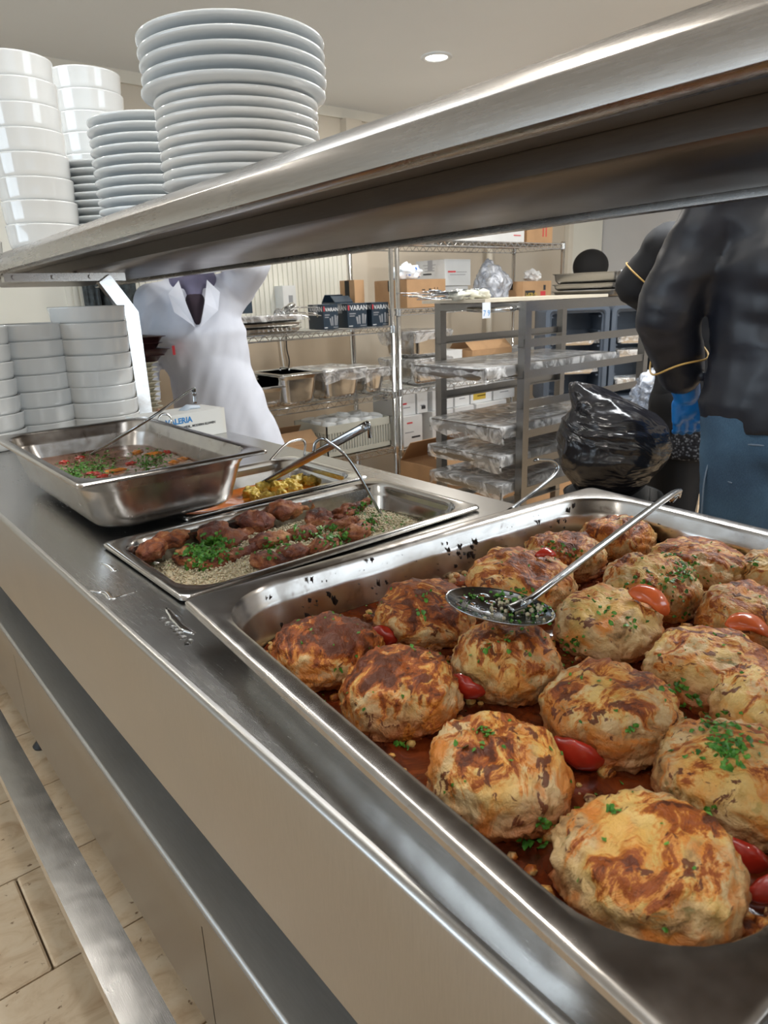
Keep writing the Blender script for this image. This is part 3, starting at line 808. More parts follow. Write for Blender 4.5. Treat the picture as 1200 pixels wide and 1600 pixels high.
# chicken pan and egg pan in the wells --------------------------------
CL_, CW_, CD_, CPZ = .535, .285, .075, .909
cC = Vector((.303 + CL_ / 2 - .005, .895, CPZ))
cp_ = obj('serving_pan', pan_bm(CL_, CW_, CD_, .017, .052), M['steel_pan'], None, auto=40); cp_.location = cC
tag(cp_, 'steel pan of rice topped with roast chicken, set in the counter behind the patty pan', 'pan')
EL_ = .39; eC = Vector((.833 - EL_ / 2, 1.195, CPZ))
ep_ = obj('serving_pan', pan_bm(EL_, CW_, CD_, .017, .052), M['steel_pan'], None, auto=40); ep_.location = eC
tag(ep_, 'steel pan with orange sauce and yellow battered pieces, partly under the soup pan', 'pan')
o = liquid('orange_sauce', EL_, CW_, CD_, -.042, M['orange_sauce'], Matrix.Translation(eC), .002, .017, .052, seed=3)
tag(o, 'smooth orange sauce in the counter pan with the yellow battered pieces', 'sauce', kind='stuff')
o = liquid('pan_juice', CL_, CW_, CD_, -.052, M['pan_juice'], Matrix.Translation(cC), .004, .017, .052, seed=6)
tag(o, 'brown cooking juices under the rice in the chicken pan', 'sauce', kind='stuff')

# soup pan, standing on top of the counter ------------------------------
SL, SW, SD, SPZ = .545, .318, .094, 1.0065
sC = Vector((.2715 + SW / 2, 1.018 + SL / 2, SPZ))
sp2 = obj('serving_pan', pan_bm(SL, SW, SD, .018, .056), M['steel_pan_used'], None, auto=40)
sp2.location = sC; sp2.rotation_euler = (0, 0, pi / 2)
tag(sp2, 'deep steel pan of soup standing on the counter at the left', 'pan')
MS = Matrix.Translation(sC) @ Matrix.Rotation(pi / 2, 4, 'Z')
broth = liquid('soup_broth', SL, SW, SD, -.052, M['broth'], MS, .0015, .018, .056, seed=9)
tag(broth, 'pinkish brown soup broth in the deep pan at the left', 'soup', kind='stuff')
# ---------------------------------------------------------------- patties
def patty_mesh(seed):
    bm = NB(); bmesh.ops.create_icosphere(bm, subdivisions=5, radius=1.0)
    off = Vector((seed * 3.7, seed * 1.9, seed * 5.3)); r2 = random.Random(seed)
    ax, ay = r2.uniform(.95, 1.05), r2.uniform(.92, 1.04)
    for v in bm.verts:
        p = v.co.copy(); n_ = p.normalized()
        z = p.z; rad = math.hypot(p.x, p.y)
        # flattened dome: superellipse section
        hh = .039 if z > 0 else .022
        f = (abs(z) ** 2.6 + rad ** 2.6) ** (1 / 2.6) if rad + abs(z) > 0 else 1
        q = Vector((p.x / f * .056 * ax, p.y / f * .056 * ay, z / f * hh))
        d = .0050 * fbm(n_ * 1.5 + off, 3) + .0036 * fbm(n_ * 5 + off, 3) + .0020 * noise.turbulence(n_ * 12 + off, 4, False)
        d += .0011 * abs(noise.noise(Vector((n_.x * 9, n_.y * 24, n_.z * 15)) + off))
        v.co = q + n_ * d
    me = bpy.data.meshes.new('patty'); bm.to_mesh(me); bm.free()
    for p in me.polygons: p.use_smooth = True
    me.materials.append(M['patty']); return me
PM = [patty_mesh(s) for s in range(1, 8)]
PZ = BZ - .045                                # centre height of a patty resting in the sauce
PL = [ # centre px, apparent width px, burn, label
 (508, 1016, 180, .95, 'dark browned patty in the far left corner of the big pan, leftmost of all'),
 (662, 958, 146, .85, 'browned patty at the far pan wall just left of the slotted spoon bowl'),
 (626, 1080, 195, .75, 'patty with scorched top, second along the left wall of the big pan'),
 (790, 1030, 184, .3, 'brown-flecked patty directly in front of the slotted spoon bowl'),
 (778, 1206, 230, .2, 'large patty with a parsley sprig, third along the left wall of the pan'),
 (953, 1112, 210, .35, 'patty with dark stripes across its top, middle of the big pan'),
 (1013, 1350, 304, .0, 'largest and nearest patty, pale with melted cheese and brown streaks'),
 (948, 974, 170, -.45, 'pale patty right of the spoon bowl with a tomato wedge behind it'),
 (812, 910, 162, .55, 'browned patty behind the slotted spoon bowl, half hidden by it'),
 (882, 868, 132, .35, 'patty under the spoon handle with a red tomato strip on top'),
 (964, 842, 126, .40, 'rearmost patty, in the far right corner beyond the spoon handle'),
 (1020, 918, 150, .05, 'yellowish patty heaped with parsley behind the palest patty'),
 (1090, 884, 152, .20, 'rear patty near the right pan wall with parsley on its left side'),
 (1108, 1044, 192, .15, 'broad pale patty at the right with an orange tomato wedge behind it'),
 (1168, 966, 150, .35, 'patty at the right picture edge, behind the broad pale one'),
 (1148, 1212, 215, .10, 'patty at the right picture edge topped with bright chopped parsley'),
 (1212, 1112, 160, .2, 'patty barely showing at the right edge between two larger ones'),
 (1222, 905, 120, .2, 'small piece of patty by the right pan wall at the picture edge'),
]
patties = []
for i, (a, b, w, burn, lab) in enumerate(PL):
    p = on_z(a, b, PZ + .008); p.z = PZ
    D = (RV.transposed() @ (p - Vector((0, 0, ZC)))).z * -1
    s = (w / 2 * D / FPX) / .0585
    s = min(max(s, .93), 1.12)
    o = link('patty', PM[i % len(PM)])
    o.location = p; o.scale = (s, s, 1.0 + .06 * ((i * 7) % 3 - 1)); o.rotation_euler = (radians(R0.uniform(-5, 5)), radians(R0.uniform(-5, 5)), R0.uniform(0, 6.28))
    o['burn'] = float(burn)
    tag(o, lab, 'patty', 'browned patties in the big pan'); patties.append(o)
bpy.context.view_layer.update()
# ---------------------------------------------------------------- dropping things on surfaces
def tree_of(objs):
    vs, fs = [], []
    for o in objs:
        mw = o.matrix_world; k = len(vs)
        vs += [mw @ v.co for v in o.data.vertices]; fs += [[i + k for i in p.vertices] for p in o.data.polygons]
    return BVHTree.FromPolygons(vs, fs)
def drop(tree, x, y, z0=1.4):
    h = tree.ray_cast(Vector((x, y, z0)), Vector((0, 0, -1)))
    return (h[0], h[1]) if h[0] is not None else (None, None)
def hit_px(tree, px, py):
    d = ray(px, py).normalized(); h = tree.ray_cast(Vector((0, 0, ZC)), d)
    return (h[0], h[1]) if h[0] is not None else (None, None)
def leaf(bm, p, n_, s, rr, lift=.0006):
    t = Vector((rr.uniform(-1, 1), rr.uniform(-1, 1), rr.uniform(-.3, .3))); n_ = (n_ + Vector((rr.gauss(0, .35), rr.gauss(0, .35), 0))).normalized()
    t = (t - n_ * t.dot(n_)).normalized(); b = n_.cross(t); m = rr.choice((5, 6, 7)); c = p + n_ * (lift + s * rr.uniform(.05, .35))
    cv = bm.verts.new(c + n_ * s * .15); vs = []
    for k in range(m):
        a = 2 * pi * k / m + rr.uniform(-.25, .25); r = s * rr.uniform(.45, 1.1)
        vs.append(bm.verts.new(c + t * cos(a) * r + b * sin(a) * r * rr.uniform(.5, .9) + n_ * s * rr.uniform(-.25, .3)))
    for k in range(m): bm.faces.new((vs[k], vs[(k + 1) % m], cv))
def parsley(name, label, tree, clusters, seed, s0, scatter=None, sprig=False):
    """clusters: (px,py,spread_px,count)"""
    bm = NB(); rr = random.Random(seed)
    for px_, py_, sp_, n_ in clusters:
        for _ in range(n_):
            h, nn = hit_px(tree, px_ + rr.gauss(0, sp_), py_ + rr.gauss(0, sp_ * .6))
            if h is None: continue
            leaf(bm, h, nn, s0 * rr.uniform(.5, 1.25), rr)
    if scatter:
        x0, x1, y0, y1, n_ = scatter
        for _ in range(n_):
            h, nn = drop(tree, rr.uniform(x0, x1), rr.uniform(y0, y1))
            if h is None: continue
            leaf(bm, h, nn, s0 * rr.uniform(.3, .9), rr)
    return tag(obj(name, bm, M['leaf']), label, 'parsley', kind='stuff')
tp = tree_of(patties + [sauce])
parsley('chopped_parsley', 'chopped green parsley sprinkled over the patties and sauce in the big pan', tp,
        [(762, 1148, 9, 22), (1065, 893, 14, 60), (1048, 905, 18, 34), (1050, 870, 10, 14), (1130, 1165, 26, 60), (1125, 1140, 22, 36), (1145, 1180, 12, 24), (958, 1268, 5, 8), (850, 1283, 8, 12), (895, 1005, 10, 18), (1055, 1075, 10, 16),
         (870, 858, 14, 24), (905, 872, 8, 8), (660, 958, 5, 5), (665, 930, 6, 4), (640, 1015, 4, 3), (530, 1045, 4, 3), (820, 925, 8, 10), (625, 1165, 6, 8), (830, 1320, 10, 10), (1180, 880, 6, 6), (990, 970, 10, 10), (1000, 915, 14, 14),
         (940, 960, 20, 12), (780, 1010, 22, 10), (1060, 950, 12, 8), (1080, 1100, 14, 12), (845, 965, 16, 12), (1110, 1265, 8, 8), (700, 1290, 30, 8), (740, 1170, 10, 4), (985, 1140, 10, 6)],
        3, .0036, (.26, .92, .12, .64, 420))
parsley('chopped_parsley', 'dark flecks of herb floating in the sauce between the patties of the big pan', tree_of([sauce]), [], 33, .003, (.27, .9, .13, .62, 160))
# crumbs of potato / meat fallen in the sauce
def lump_mesh(name, seed, s, mat, sub=3, amp=.25, f1=1.6, stretch=(1, 1, 1)):
    bm = NB(); bmesh.ops.create_icosphere(bm, subdivisions=sub, radius=1.0); off = Vector((seed * 2.3, seed, seed * 7.1))
    for v in bm.verts:
        n_ = v.co.normalized(); v.co = n_ * (1 + amp * fbm(n_ * f1 + off, 3) + amp * .4 * fbm(n_ * f1 * 3 + off, 3)) * s
        v.co.x *= stretch[0]; v.co.y *= stretch[1]; v.co.z *= stretch[2]
    me = bpy.data.meshes.new(name); bm.to_mesh(me); bm.free(); me.materials.append(mat)
    for p in me.polygons: p.use_smooth = True
    return me
bm = NB(); rr = random.Random(21); ts = tree_of([sauce])
for _ in range(1100):
    h, nn = drop(ts, rr.uniform(.25, .92), rr.uniform(.1, .65))
    if h is None: continue
    s = rr.choice((.002, .003, .004, .006, .009)) * rr.uniform(.6, 1.1); k0 = len(bm.verts)
    g = bmesh.ops.create_icosphere(bm, subdivisions=1, radius=s)
    for v in g['verts']: v.co = v.co * (1 + .4 * noise.noise(v.co * 400 + h * 50)); v.co.z *= .7; v.co += h + Vector((0, 0, s * .1))
tag(obj('potato_crumbs', bm, M['patty'], None, True), 'small potato and meat crumbs loose in the sauce of the big pan', 'crumbs', kind='stuff')
# tomato wedges
def wedge_mesh(seed, L=.026, w=.0065, mat='tomato'):
    bm = NB(); rr = random.Random(seed); n1 = 14; rings = []
    for i in range(n1 + 1):
        t = i / n1; a = (t - .5) * 2.0; k = max(.04, sin(pi * t)) ** .6
        c = Vector((L * .62 * sin(a), 0, L * .55 * (cos(a) - .5)))
        up = Vector((sin(a), 0, cos(a)))
        rings.append([c + up * sin(q) * w * .45 * k + Vector((0, 1, 0)) * cos(q) * w * k * (1 + .5 * noise.noise(Vector((t * 4, cos(q) * 1.2, seed + sin(q))))) for q in [2 * pi * j / 12 for j in range(12)]])
    loft(bm, rings, True, True)
    me = bpy.data.meshes.new('tomato_wedge'); bm.to_mesh(me); bm.free(); me.materials.append(M[mat])
    for p in me.polygons: p.use_smooth = True
    return me
def put_px(name, me, px_, py_, tree, rot, sc, lab, cat, lift=0.0, group=None):
    h, nn = hit_px(tree, px_, py_)
    if h is None: h = on_z(px_, py_, .9)
    o = link(name, me); o.location = h + Vector((0, 0, lift)); o.rotation_euler = rot; o.scale = (sc,) * 3 if not isinstance(sc, tuple) else sc
    return tag(o, lab, cat, group)
wm = [wedge_mesh(1), wedge_mesh(2, .028, .0075), wedge_mesh(3, .028, .0075, 'tomato_orange')]
T = [(732, 1068, 0, (1.3, .2, -1.3), 1.35, -.001, 'red tomato wedge in the sauce between the stripe-topped patty and the scorched one'),
     (602, 990, 0, (1.2, .3, -.9), 1.3, -.001, 'red tomato wedge between the two farthest left patties'),
     (1012, 946, 2, (.6, .5, -1.0), 1.6, .003, 'orange-red tomato wedge leaning on the pale greenish patty'),
     (1165, 990, 2, (.4, .3, -.7), 1.6, .003, 'orange tomato wedge lying on the broad pale patty at the right'),
     (852, 872, 1, (.3, .1, -.5), .95, .002, 'thin red tomato strip lying on the patty under the spoon handle'),
     (905, 1168, 1, (1.3, .2, -1.2), 1.45, -.002, 'dark red tomato wedge sunk in sauce right of the patty with the parsley sprig'),
     (1150, 1320, 1, (1.3, .2, -1.2), 1.45, -.002, 'dark red tomato wedge sunk in sauce right of the largest patty'),
     (1192, 1385, 1, (1.0, .0, -.3), 1.2, .001, 'red tomato piece at the right edge of the picture near the pan corner')]
for a, b, k, rot, sc, lf, lab in T:
    put_px('tomato_wedge', wm[k], a, b, tp, rot, sc, lab, 'tomato', lf, 'tomato wedges in the big pan')

# ---------------------------------------------------------------- slotted serving spoon
spn = thing('slotted_spoon', 'slotted steel serving spoon lying across the patties with parsley in its bowl', 'spoon', on_z(785, 948, .962), 0)
base = spn.location.copy()
tipL, tipR = on_z(697, 928, .966), on_z(868, 962, .954)
ax = (tipR - tipL); hl = ax.length / 2; cen = (tipL + tipR) / 2; ax.normalize()
hd_end = on_z(1046, 779, .985); hd_start = on_z(838, 938, .955)
sy = Vector((0, 0, 1)).cross(ax).normalized()
bm = NB(); nu, nv = 26, 40; hw = .036
grid = {}
sn = (Vector((0, 0, 1)) + sy * -.1).normalized()
for i in range(nu + 1):
    for j in range(nv):
        r = i / nu; a = 2 * pi * j / nv
        x = r * cos(a) * hl; y = r * sin(a) * hw
        z = -.013 * (1 - r ** 2.2)
        grid[i, j] = cen + ax * x + sy * y + sn * z
V = {k: bm.verts.new(p) for k, p in grid.items() if k[0] > 0}
cv = bm.verts.new(grid[0, 0])
for j in range(nv):
    bm.faces.new((cv, V[1, j], V[1, (j + 1) % nv]))
    for i in range(1, nu):
        # slots: punched round holes in rows
        hole = (i in (8, 9, 14, 15) and j % 5 in (2,)) or (i in (19, 20) and j % 4 == 1)
        if hole: continue
        bm.faces.new((V[i, j], V[i + 1, j], V[i + 1, (j + 1) % nv], V[i, (j + 1) % nv]))
for v in bm.verts: v.co -= base
o = obj('spoon_bowl', bm, M['tool'], spn, True)
so = o.modifiers.new('t', 'SOLIDIFY'); so.thickness = .0012
bm = NB()
mid = hd_start.lerp(hd_end, .45) + Vector((0, 0, .006))
P = smooth_path([cen + sn * -.006 + (hd_start - cen) * .25, hd_start.lerp(cen, .35) + Vector((0, 0, -.001)), hd_start + Vector((0, 0, .006)), mid, hd_end + Vector((0, 0, .004)), hd_end + (hd_end - mid).normalized() * .018 + Vector((0, 0, -.003))], 8)
nP = len(P); tube(bm, [p - base for p in P], [.0072 + .0030 * min(1, i / nP * 1.3) for i in range(nP)], 12, True, .42, up=(0, 0, 1))
obj('spoon_handle', bm, M['tool'], spn, True)
bpy.context.view_layer.update()
tsn = tree_of([o])
parsley('chopped_parsley', 'parsley bits and cheese crumbs stuck in the bowl of the slotted spoon', tsn, [(795, 940, 26, 60), (840, 955, 12, 30), (730, 930, 14, 16)], 44, .0030)
bm = NB(); rr = random.Random(77)
for _ in range(90):
    h, nn = hit_px(tsn, rr.gauss(815, 28), rr.gauss(950, 9))
    if h is None: continue
    s = rr.uniform(.0008, .0025); g = bmesh.ops.create_icosphere(bm, subdivisions=1, radius=s)
    for v in g['verts']: v.co += h + Vector((0, 0, s * .6))
tag(obj('cheese_crumbs', bm, M['rice'], None, True), 'pale cheese crumbs in the bowl of the slotted spoon', 'crumbs', kind='stuff')

# ---------------------------------------------------------------- rice and chicken
bm = NB(); rx, ry = CL_ / 2 - .045, CW_ / 2 - .040; seg = 60; nr = 16
zr = -.030
out = rrect(CL_ / 2 - .032, CW_ / 2 - .032, .045, 8); O = []
for k in range(len(out)):
    a = Vector((*out[k], 0)); b = Vector((*out[(k + 1) % len(out)], 0)); s = max(1, int((b - a).length / .012))
    for q in range(s): O.append(a.lerp(b, q / s))
rings = []
for i in range(nr):
    f = 1 - i / nr
    rings.append([cC + Vector((p.x * f, p.y * f, -.050 + .026 * (1 - f ** 4) + .004 * fbm((p.x * f * 25, p.y * f * 25, 1)))) for p in O])
Rg = loft(bm, rings); c = bm.verts.new(cC + Vector((0, 0, -.024)))
for k in range(len(O)): bm.faces.new((Rg[-1][k], Rg[-1][(k + 1) % len(O)], c))
bmesh.ops.recalc_face_normals(bm, faces=bm.faces)
rbed = obj('rice_bed', bm, M['rice'], None, True)
tag(rbed, 'bed of buttered bulgur rice under the chicken in the counter pan', 'rice', kind='stuff')
tr = tree_of([rbed])
bm = NB(); rr = random.Random(8)
for _ in range(7500):
    x = cC.x + rr.uniform(-CL_ / 2 + .034, CL_ / 2 - .034); y = cC.y + rr.uniform(-CW_ / 2 + .034, CW_ / 2 - .034)
    h, nn = drop(tr, x, y)
    if h is None: continue
    d = Vector((rr.gauss(0, 1), rr.gauss(0, 1), rr.gauss(0, .5))).normalized(); a = d.orthogonal().normalized(); b = d.cross(a)
    l, w = rr.uniform(.0026, .0036), rr.uniform(.0013, .0018); c = h + Vector((0, 0, rr.uniform(0, .0045)))
    t0, t1 = bm.verts.new(c + d * l), bm.verts.new(c - d * l); q = [bm.verts.new(c + a * w), bm.verts.new(c + b * w), bm.verts.new(c - a * w), bm.verts.new(c - b * w)]
    for k in range(4): bm.faces.new((q[k], q[(k + 1) % 4], t0)); bm.faces.new((q[(k + 1) % 4], q[k], t1))
tag(obj('rice_grains', bm, M['rice'], None, True), 'loose rice grains on the surface of the chicken pan', 'rice', kind='stuff')
def chicken_mesh(seed, kind):
    bm = NB(); rr = random.Random(seed); off = Vector((seed * 3.1, seed, seed * 2))
    if kind == 'leg':
        tube(bm, smooth_path([(-.045, 0, 0), (-.03, 0, .004), (0, .002, .006), (.03, .004, .002), (.052, .006, -.002), (.060, .007, -.003)], 5), [.004] + [.0], 16) if False else None
        pr = [(-.044, .001), (-.040, .013), (-.028, .021), (-.010, .023), (.008, .019), (.024, .012), (.038, .008), (.047, .008), (.053, .0095), (.057, .006), (.059, .001)]
    else:
        pr = [(-.040, .001), (-.037, .012), (-.026, .022), (-.008, .026), (.010, .025), (.026, .019), (.036, .011), (.041, .001)]
    rings = []
    for x, r in pr:
        c = Vector((x, .006 * sin(x * 40 + seed), .002 * cos(x * 60))); rings.append([c + Vector((0, cos(q) * r * 1.05, sin(q) * r * .8)) for q in [2 * pi * j / 14 for j in range(14)]])
    loft(bm, rings, True, True)
    bmesh.ops.subdivide_edges(bm, edges=bm.edges, cuts=3, use_grid_fill=True, smooth=.5)
    bm.normal_update()
    for v in bm.verts:
        v.co += v.normal * (.0075 * fbm(v.co * 34 + off, 3) + .0050 * noise.noise(v.co * 75 + off) + .0030 * fbm(v.co * 130 + off, 4))
    me = bpy.data.meshes.new('chicken_piece'); bm.to_mesh(me); bm.free(); me.materials.append(M['chicken'])
    for p in me.polygons: p.use_smooth = True
    return me
CM = [chicken_mesh(1, 'leg'), chicken_mesh(2, 'thigh'), chicken_mesh(3, 'leg'), chicken_mesh(4, 'thigh'), chicken_mesh(5, 'thigh'), chicken_mesh(6, 'leg')]
CH_ = [ # px,py, mesh, rz, scale, label
 (300, 868, 1, 2.4, .85, 'dark roast chicken piece at the near left end of the rice pan'),
 (245, 862, 0, 1.0, 1.0, 'dark chicken leg in the far left corner of the rice pan, under the soup pan'),
 (268, 846, 3, .3, .8, 'small dark chicken piece beside the far left chicken leg'),
 (352, 868, 2, .2, 1.0, 'chicken leg with orange skin at the near side, right of the darkest piece'),
 (372, 838, 0, .5, 1.05, 'long reddish chicken leg near the middle left of the rice pan'),
 (330, 838, 3, 1.3, .9, 'dark brown chicken piece behind the parsley at the left of the rice pan'),
 (428, 872, 2, .1, .85, 'small glossy chicken piece on the near edge of the rice pan'),
 (396, 822, 1, 1.9, .95, 'rough dark chicken thigh at the far left side of the rice pan'),
 (430, 842, 0, -.2, .95, 'chicken leg with light skin in the centre of the rice pan'),
 (455, 802, 0, .35, 1.15, 'large chicken leg with glossy orange skin along the far wall of the rice pan'),
 (498, 808, 3, .8, .85, 'purple brown chicken piece behind the centre of the rice pan'),
 (478, 832, 1, .3, .8, 'chicken thigh piece in front of the purple brown piece'),
 (545, 795, 2, .45, 1.0, 'thin chicken drumstick pointing to the far right of the rice pan'),
 (535, 818, 3, .1, .75, 'small dark chicken piece below the thin drumstick'),
 (560, 828, 0, .5, 1.0, 'light brown chicken leg nearest the right heap of parsley'),
 (505, 852, 3, .4, .85, 'reddish chicken piece on the near side right of the centre'),
 (462, 862, 1, .2, .75, 'rounded chicken piece by the near wall left of the reddish one')]
chs = []
for a, b, k, rz, s, lab in CH_:
    h, nn = hit_px(tr, a, b + 8)
    if h is None: h = on_z(a, b, CPZ - .02)
    k = (k, k, k, k, k, k, k, 4, 5, k, 4, k, k, 3, 5, 4, 1)[len(chs)]; o = link('chicken_piece', CM[k]); o.location = h + Vector((0, 0, .006)); o.scale = (s * .96, s * .98, s * .80)
    o.rotation_euler = (R0.uniform(-.3, .3), R0.uniform(-.2, .1), rz - .15); tag(o, lab, 'chicken', 'roast chicken pieces on the rice'); chs.append(o)
bpy.context.view_layer.update()
tc_ = tree_of(chs + [rbed])
parsley('chopped_parsley', 'chopped parsley over the chicken and rice in the counter pan', tc_,
        [(322, 862, 16, 200), (330, 850, 14, 110), (300, 885, 16, 40), (425, 862, 12, 26), (440, 850, 10, 20), (520, 842, 14, 60), (500, 832, 8, 30), (590, 806, 18, 220), (620, 812, 16, 130), (640, 800, 10, 26), (560, 800, 8, 14), (480, 840, 10, 16), (525, 826, 10, 20), (360, 858, 10, 16), (460, 826, 8, 8), (605, 800, 24, 160)], 6, .0050)

# ---------------------------------------------------------------- yellow battered pieces
for i, (a, b, s, lab) in enumerate([
    (392, 770, 1.0, 'yellow battered piece at the left end beside the soup pan'), (410, 764, 1.1, 'yellow battered piece under the tongs tip, left one'), (432, 762, 1.1, 'yellow battered piece just right of the tongs tip'),
    (400, 777, .8, 'small yellow piece lying against the near pan wall at the left'), (452, 757, 1.0, 'yellow battered piece in the middle of the row'), (468, 750, 1.0, 'tall yellow floret fourth from the right end'),
    (485, 752, .9, 'yellow floret at the right end of the row in the orange sauce'), (462, 764, .9, 'yellow floret by the near wall below the tall floret'), (440, 772, .8, 'small yellow floret by the near wall in mid row'), (420, 778, .9, 'yellow floret by the near wall right of the small one')]):
    h = on_z(a, b, CPZ - .036); t = link('battered_cauliflower', lump_mesh('battered_cauliflower', i + 3, .016 * s, M['egg'], 4, .42, 2.2, (1.1, .9, .8))); t.location = h
    t.rotation_euler = (0, 0, i * 1.3); tag(t, lab, 'cauliflower', 'yellow battered pieces in the orange sauce')
# ---------------------------------------------------------------- soup contents
def soup_px(a, b, dz=0): return on_z(a, b, SPZ - .052 + dz)
bpy.context.view_layer.update()
tb = tree_of([broth])
parsley('chopped_parsley', 'chopped parsley floating on the soup', tb, [(125, 735, 15, 260), (105, 742, 10, 110), (155, 730, 13, 120), (240, 720, 16, 230), (225, 727, 14, 80), (165, 715, 10, 20), (150, 708, 8, 16), (190, 738, 20, 30)], 15, .0042)
for i, (a, b, mat, lab) in enumerate([
    (205, 724, 'tomato', 'pink-red tomato chunk in the middle of the soup'), (160, 744, 'tomato', 'red pepper piece by the near wall of the soup pan'), (100, 722, 'tomato', 'small red piece floating at the left of the soup'),
    (125, 715, 'tomato', 'red piece beside the ladle in the soup'), (262, 706, 'tomato', 'red piece floating at the far right of the soup'), (272, 722, 'carrot', 'orange slice at the right end of the soup'), (285, 717, 'carrot', 'orange slice against the right wall of the soup pan'),
    (180, 735, 'carrot', 'yellow-orange strip in front of the parsley on the soup'), (215, 706, 'carrot', 'orange strip along the far side of the soup'), (145, 740, 'tomato', 'red sliver under the parsley on the soup'), (240, 709, 'carrot', 'orange sliver near the far wall of the soup')]):
    o = link('soup_vegetable', lump_mesh('soup_vegetable', i + 30, .012, M[mat], 3, .55, 2.0, (1.5 if i > 6 else .8, .75, .30))); o.location = soup_px(a, b, .001); o.rotation_euler = (0, 0, i * .9)
    tag(o, lab, 'vegetable', 'vegetable pieces floating in the soup')

# ---------------------------------------------------------------- ladles and tongs
def hook_tool(name, label, cat, pts, r, flat, hook, bowl=None, mat='tool', up=(0, 0, 1), rh=None):
    t = thing(name, label, cat, pts[0]); b0 = Vector(pts[0])
    bm = NB(); P = smooth_path(pts + hook, 7); tube(bm, [p - b0 for p in P], r, 10, True, flat, up=up); obj('handle', bm, M[mat], t, True)
    if bowl is not None:
        c, rad = bowl; bm = NB(); lathe(bm, [(0, -rad * .62), (rad * .5, -rad * .55), (rad * .85, -rad * .3), (rad, 0), (rad * .96, 0), (rad * .8, -rad * .27), (rad * .46, -rad * .5), (0, -rad * .57)], 24)
        for v in bm.verts: v.co += Vector(c) - b0
        obj('ladle_bowl', bm, M[mat], t, True)
    return t
a0 = soup_px(132, 716, -.012); a1 = on_z(225, 660, 1.05); a2 = on_y(290, 612, 1.30)
a2 = a0 + (on_z(225, 660, 1.035) - a0) * 1.0
e_ = on_y(296, 611, a2.y + .10)
hook_tool('soup_ladle', 'steel ladle with hooked handle leaning out of the soup pan', 'ladle', [a0, a2, e_], .0045, .55, [e_ + Vector((.012, .004, -.006)), e_ + Vector((.012, .004, -.028))], (a0 + Vector((-.01, .0, -.004)), .030))
# tongs in the orange pan
b0 = on_z(408, 757, CPZ - .030); b1 = on_z(575, 664, 1.02)
tg = thing('serving_tongs', 'long flat steel tongs resting in the orange sauce pan', 'tongs', b0)
sd = (b1 - b0).cross(Vector((0, 0, 1))).normalized()
for s in (-1, 1):
    bm = NB(); P = smooth_path([Vector((0, 0, 0)), (b1 - b0) * .3 + sd * s * .006, (b1 - b0) * .7 + sd * s * .009, (b1 - b0) + sd * s * .004], 6)
    tube(bm, P, [.006 + .003 * i / len(P) for i in range(len(P))], 10, True, .3, up=sd); obj('arm', bm, M['tool'], tg, True)
bm = NB(); tube(bm, [(b1 - b0) + Vector((.0, 0, .004)), (b1 - b0) + Vector((.006, .004, -.004)), (b1 - b0) + Vector((.007, .004, -.026))], .004, 8); obj('end_catch', bm, M['tool'], tg, True)
# spoon standing in the rice pan, hooked wire handle
c0 = hit_px(tr, 600, 806)[0] or on_z(600, 806, .88); c1 = on_y(548, 722, c0.y + .02); c2 = on_y(512, 690, c0.y + .04)
hook_tool('serving_spoon', 'thin steel serving spoon standing in the rice with a hooked handle end', 'spoon', [c0 + Vector((0, 0, -.008)), c1, c2], .0033, .8,
          [on_y(502, 686, c0.y + .05), on_y(493, 692, c0.y + .055), on_y(490, 706, c0.y + .058)], (c0 + Vector((.0, .0, -.012)), .016), 'tool')
# wire ladle handle behind the orange pan
d0_ = on_z(420, 722, .905); d1 = on_y(447, 694, d0_.y + .02); d2 = on_y(470, 687, d0_.y + .03)
hook_tool('wire_ladle', 'bent wire ladle handle arching over the back of the counter beside the tongs', 'ladle', [d0_, d1, d2], .003, 1.0, [on_y(477, 694, d0_.y + .03), on_y(475, 712, d0_.y + .03)], None, 'chrome')
# ladle behind the big pan at the back edge of the counter
g0 = on_z(795, 798, .905); g1 = on_y(838, 766, g0.y + .03); g2 = on_y(866, 742, g0.y + .045)
hook_tool('ladle', 'steel ladle with curled flat handle end standing behind the big pan', 'ladle', [g0, g1, g2], .0042, .7,
          [on_y(870, 728, g0.y + .05), on_y(860, 720, g0.y + .05), on_y(836, 719, g0.y + .05)], None, 'tool')
# ---------------------------------------------------------------- crockery
def plate_mesh(R, mat):
    bm = NB(); f = R * .60
    lathe(bm, [(0, .0028), (f * .9, .0028), (f, .004), (R * .72, .0125), (R * .9, .0175), (R * .965, .0205), (R * .985, .0225), (R, .0215), (R * 1.0, .0185), (R * .985, .0160), (R * .9, .0125), (R * .74, .0065), (f * 1.06, .0), (f * .98, 0), (f * .94, .0012), (0, .0012)], 64)
    bmesh.ops.recalc_face_normals(bm, faces=bm.faces)
    me = bpy.data.meshes.new('plate'); bm.to_mesh(me); bm.free(); me.materials.append(mat)
    for p in me.polygons: p.use_smooth = True
    return me
def bowl_mesh(R, H, mat):
    bm = NB(); t = .0035
    lathe(bm, [(0, .004), (R * .78, .004), (R * .86, .009), (R * .93, H * .4), (R - t, H - .001), (R - t * .5, H), (R, H - .001), (R * 1.0, H - .004), (R * .992, H - .006), (R * .968, H * .30), (R * .95, .008), (R * .925, .002), (R * .88, 0), (R * .82, 0), (R * .79, .0015), (0, .0015)], 64)
    bmesh.ops.recalc_face_normals(bm, faces=bm.faces)
    me = bpy.data.meshes.new('bowl'); bm.to_mesh(me); bm.free(); me.materials.append(mat)
    for p in me.polygons: p.use_smooth = True
    return me
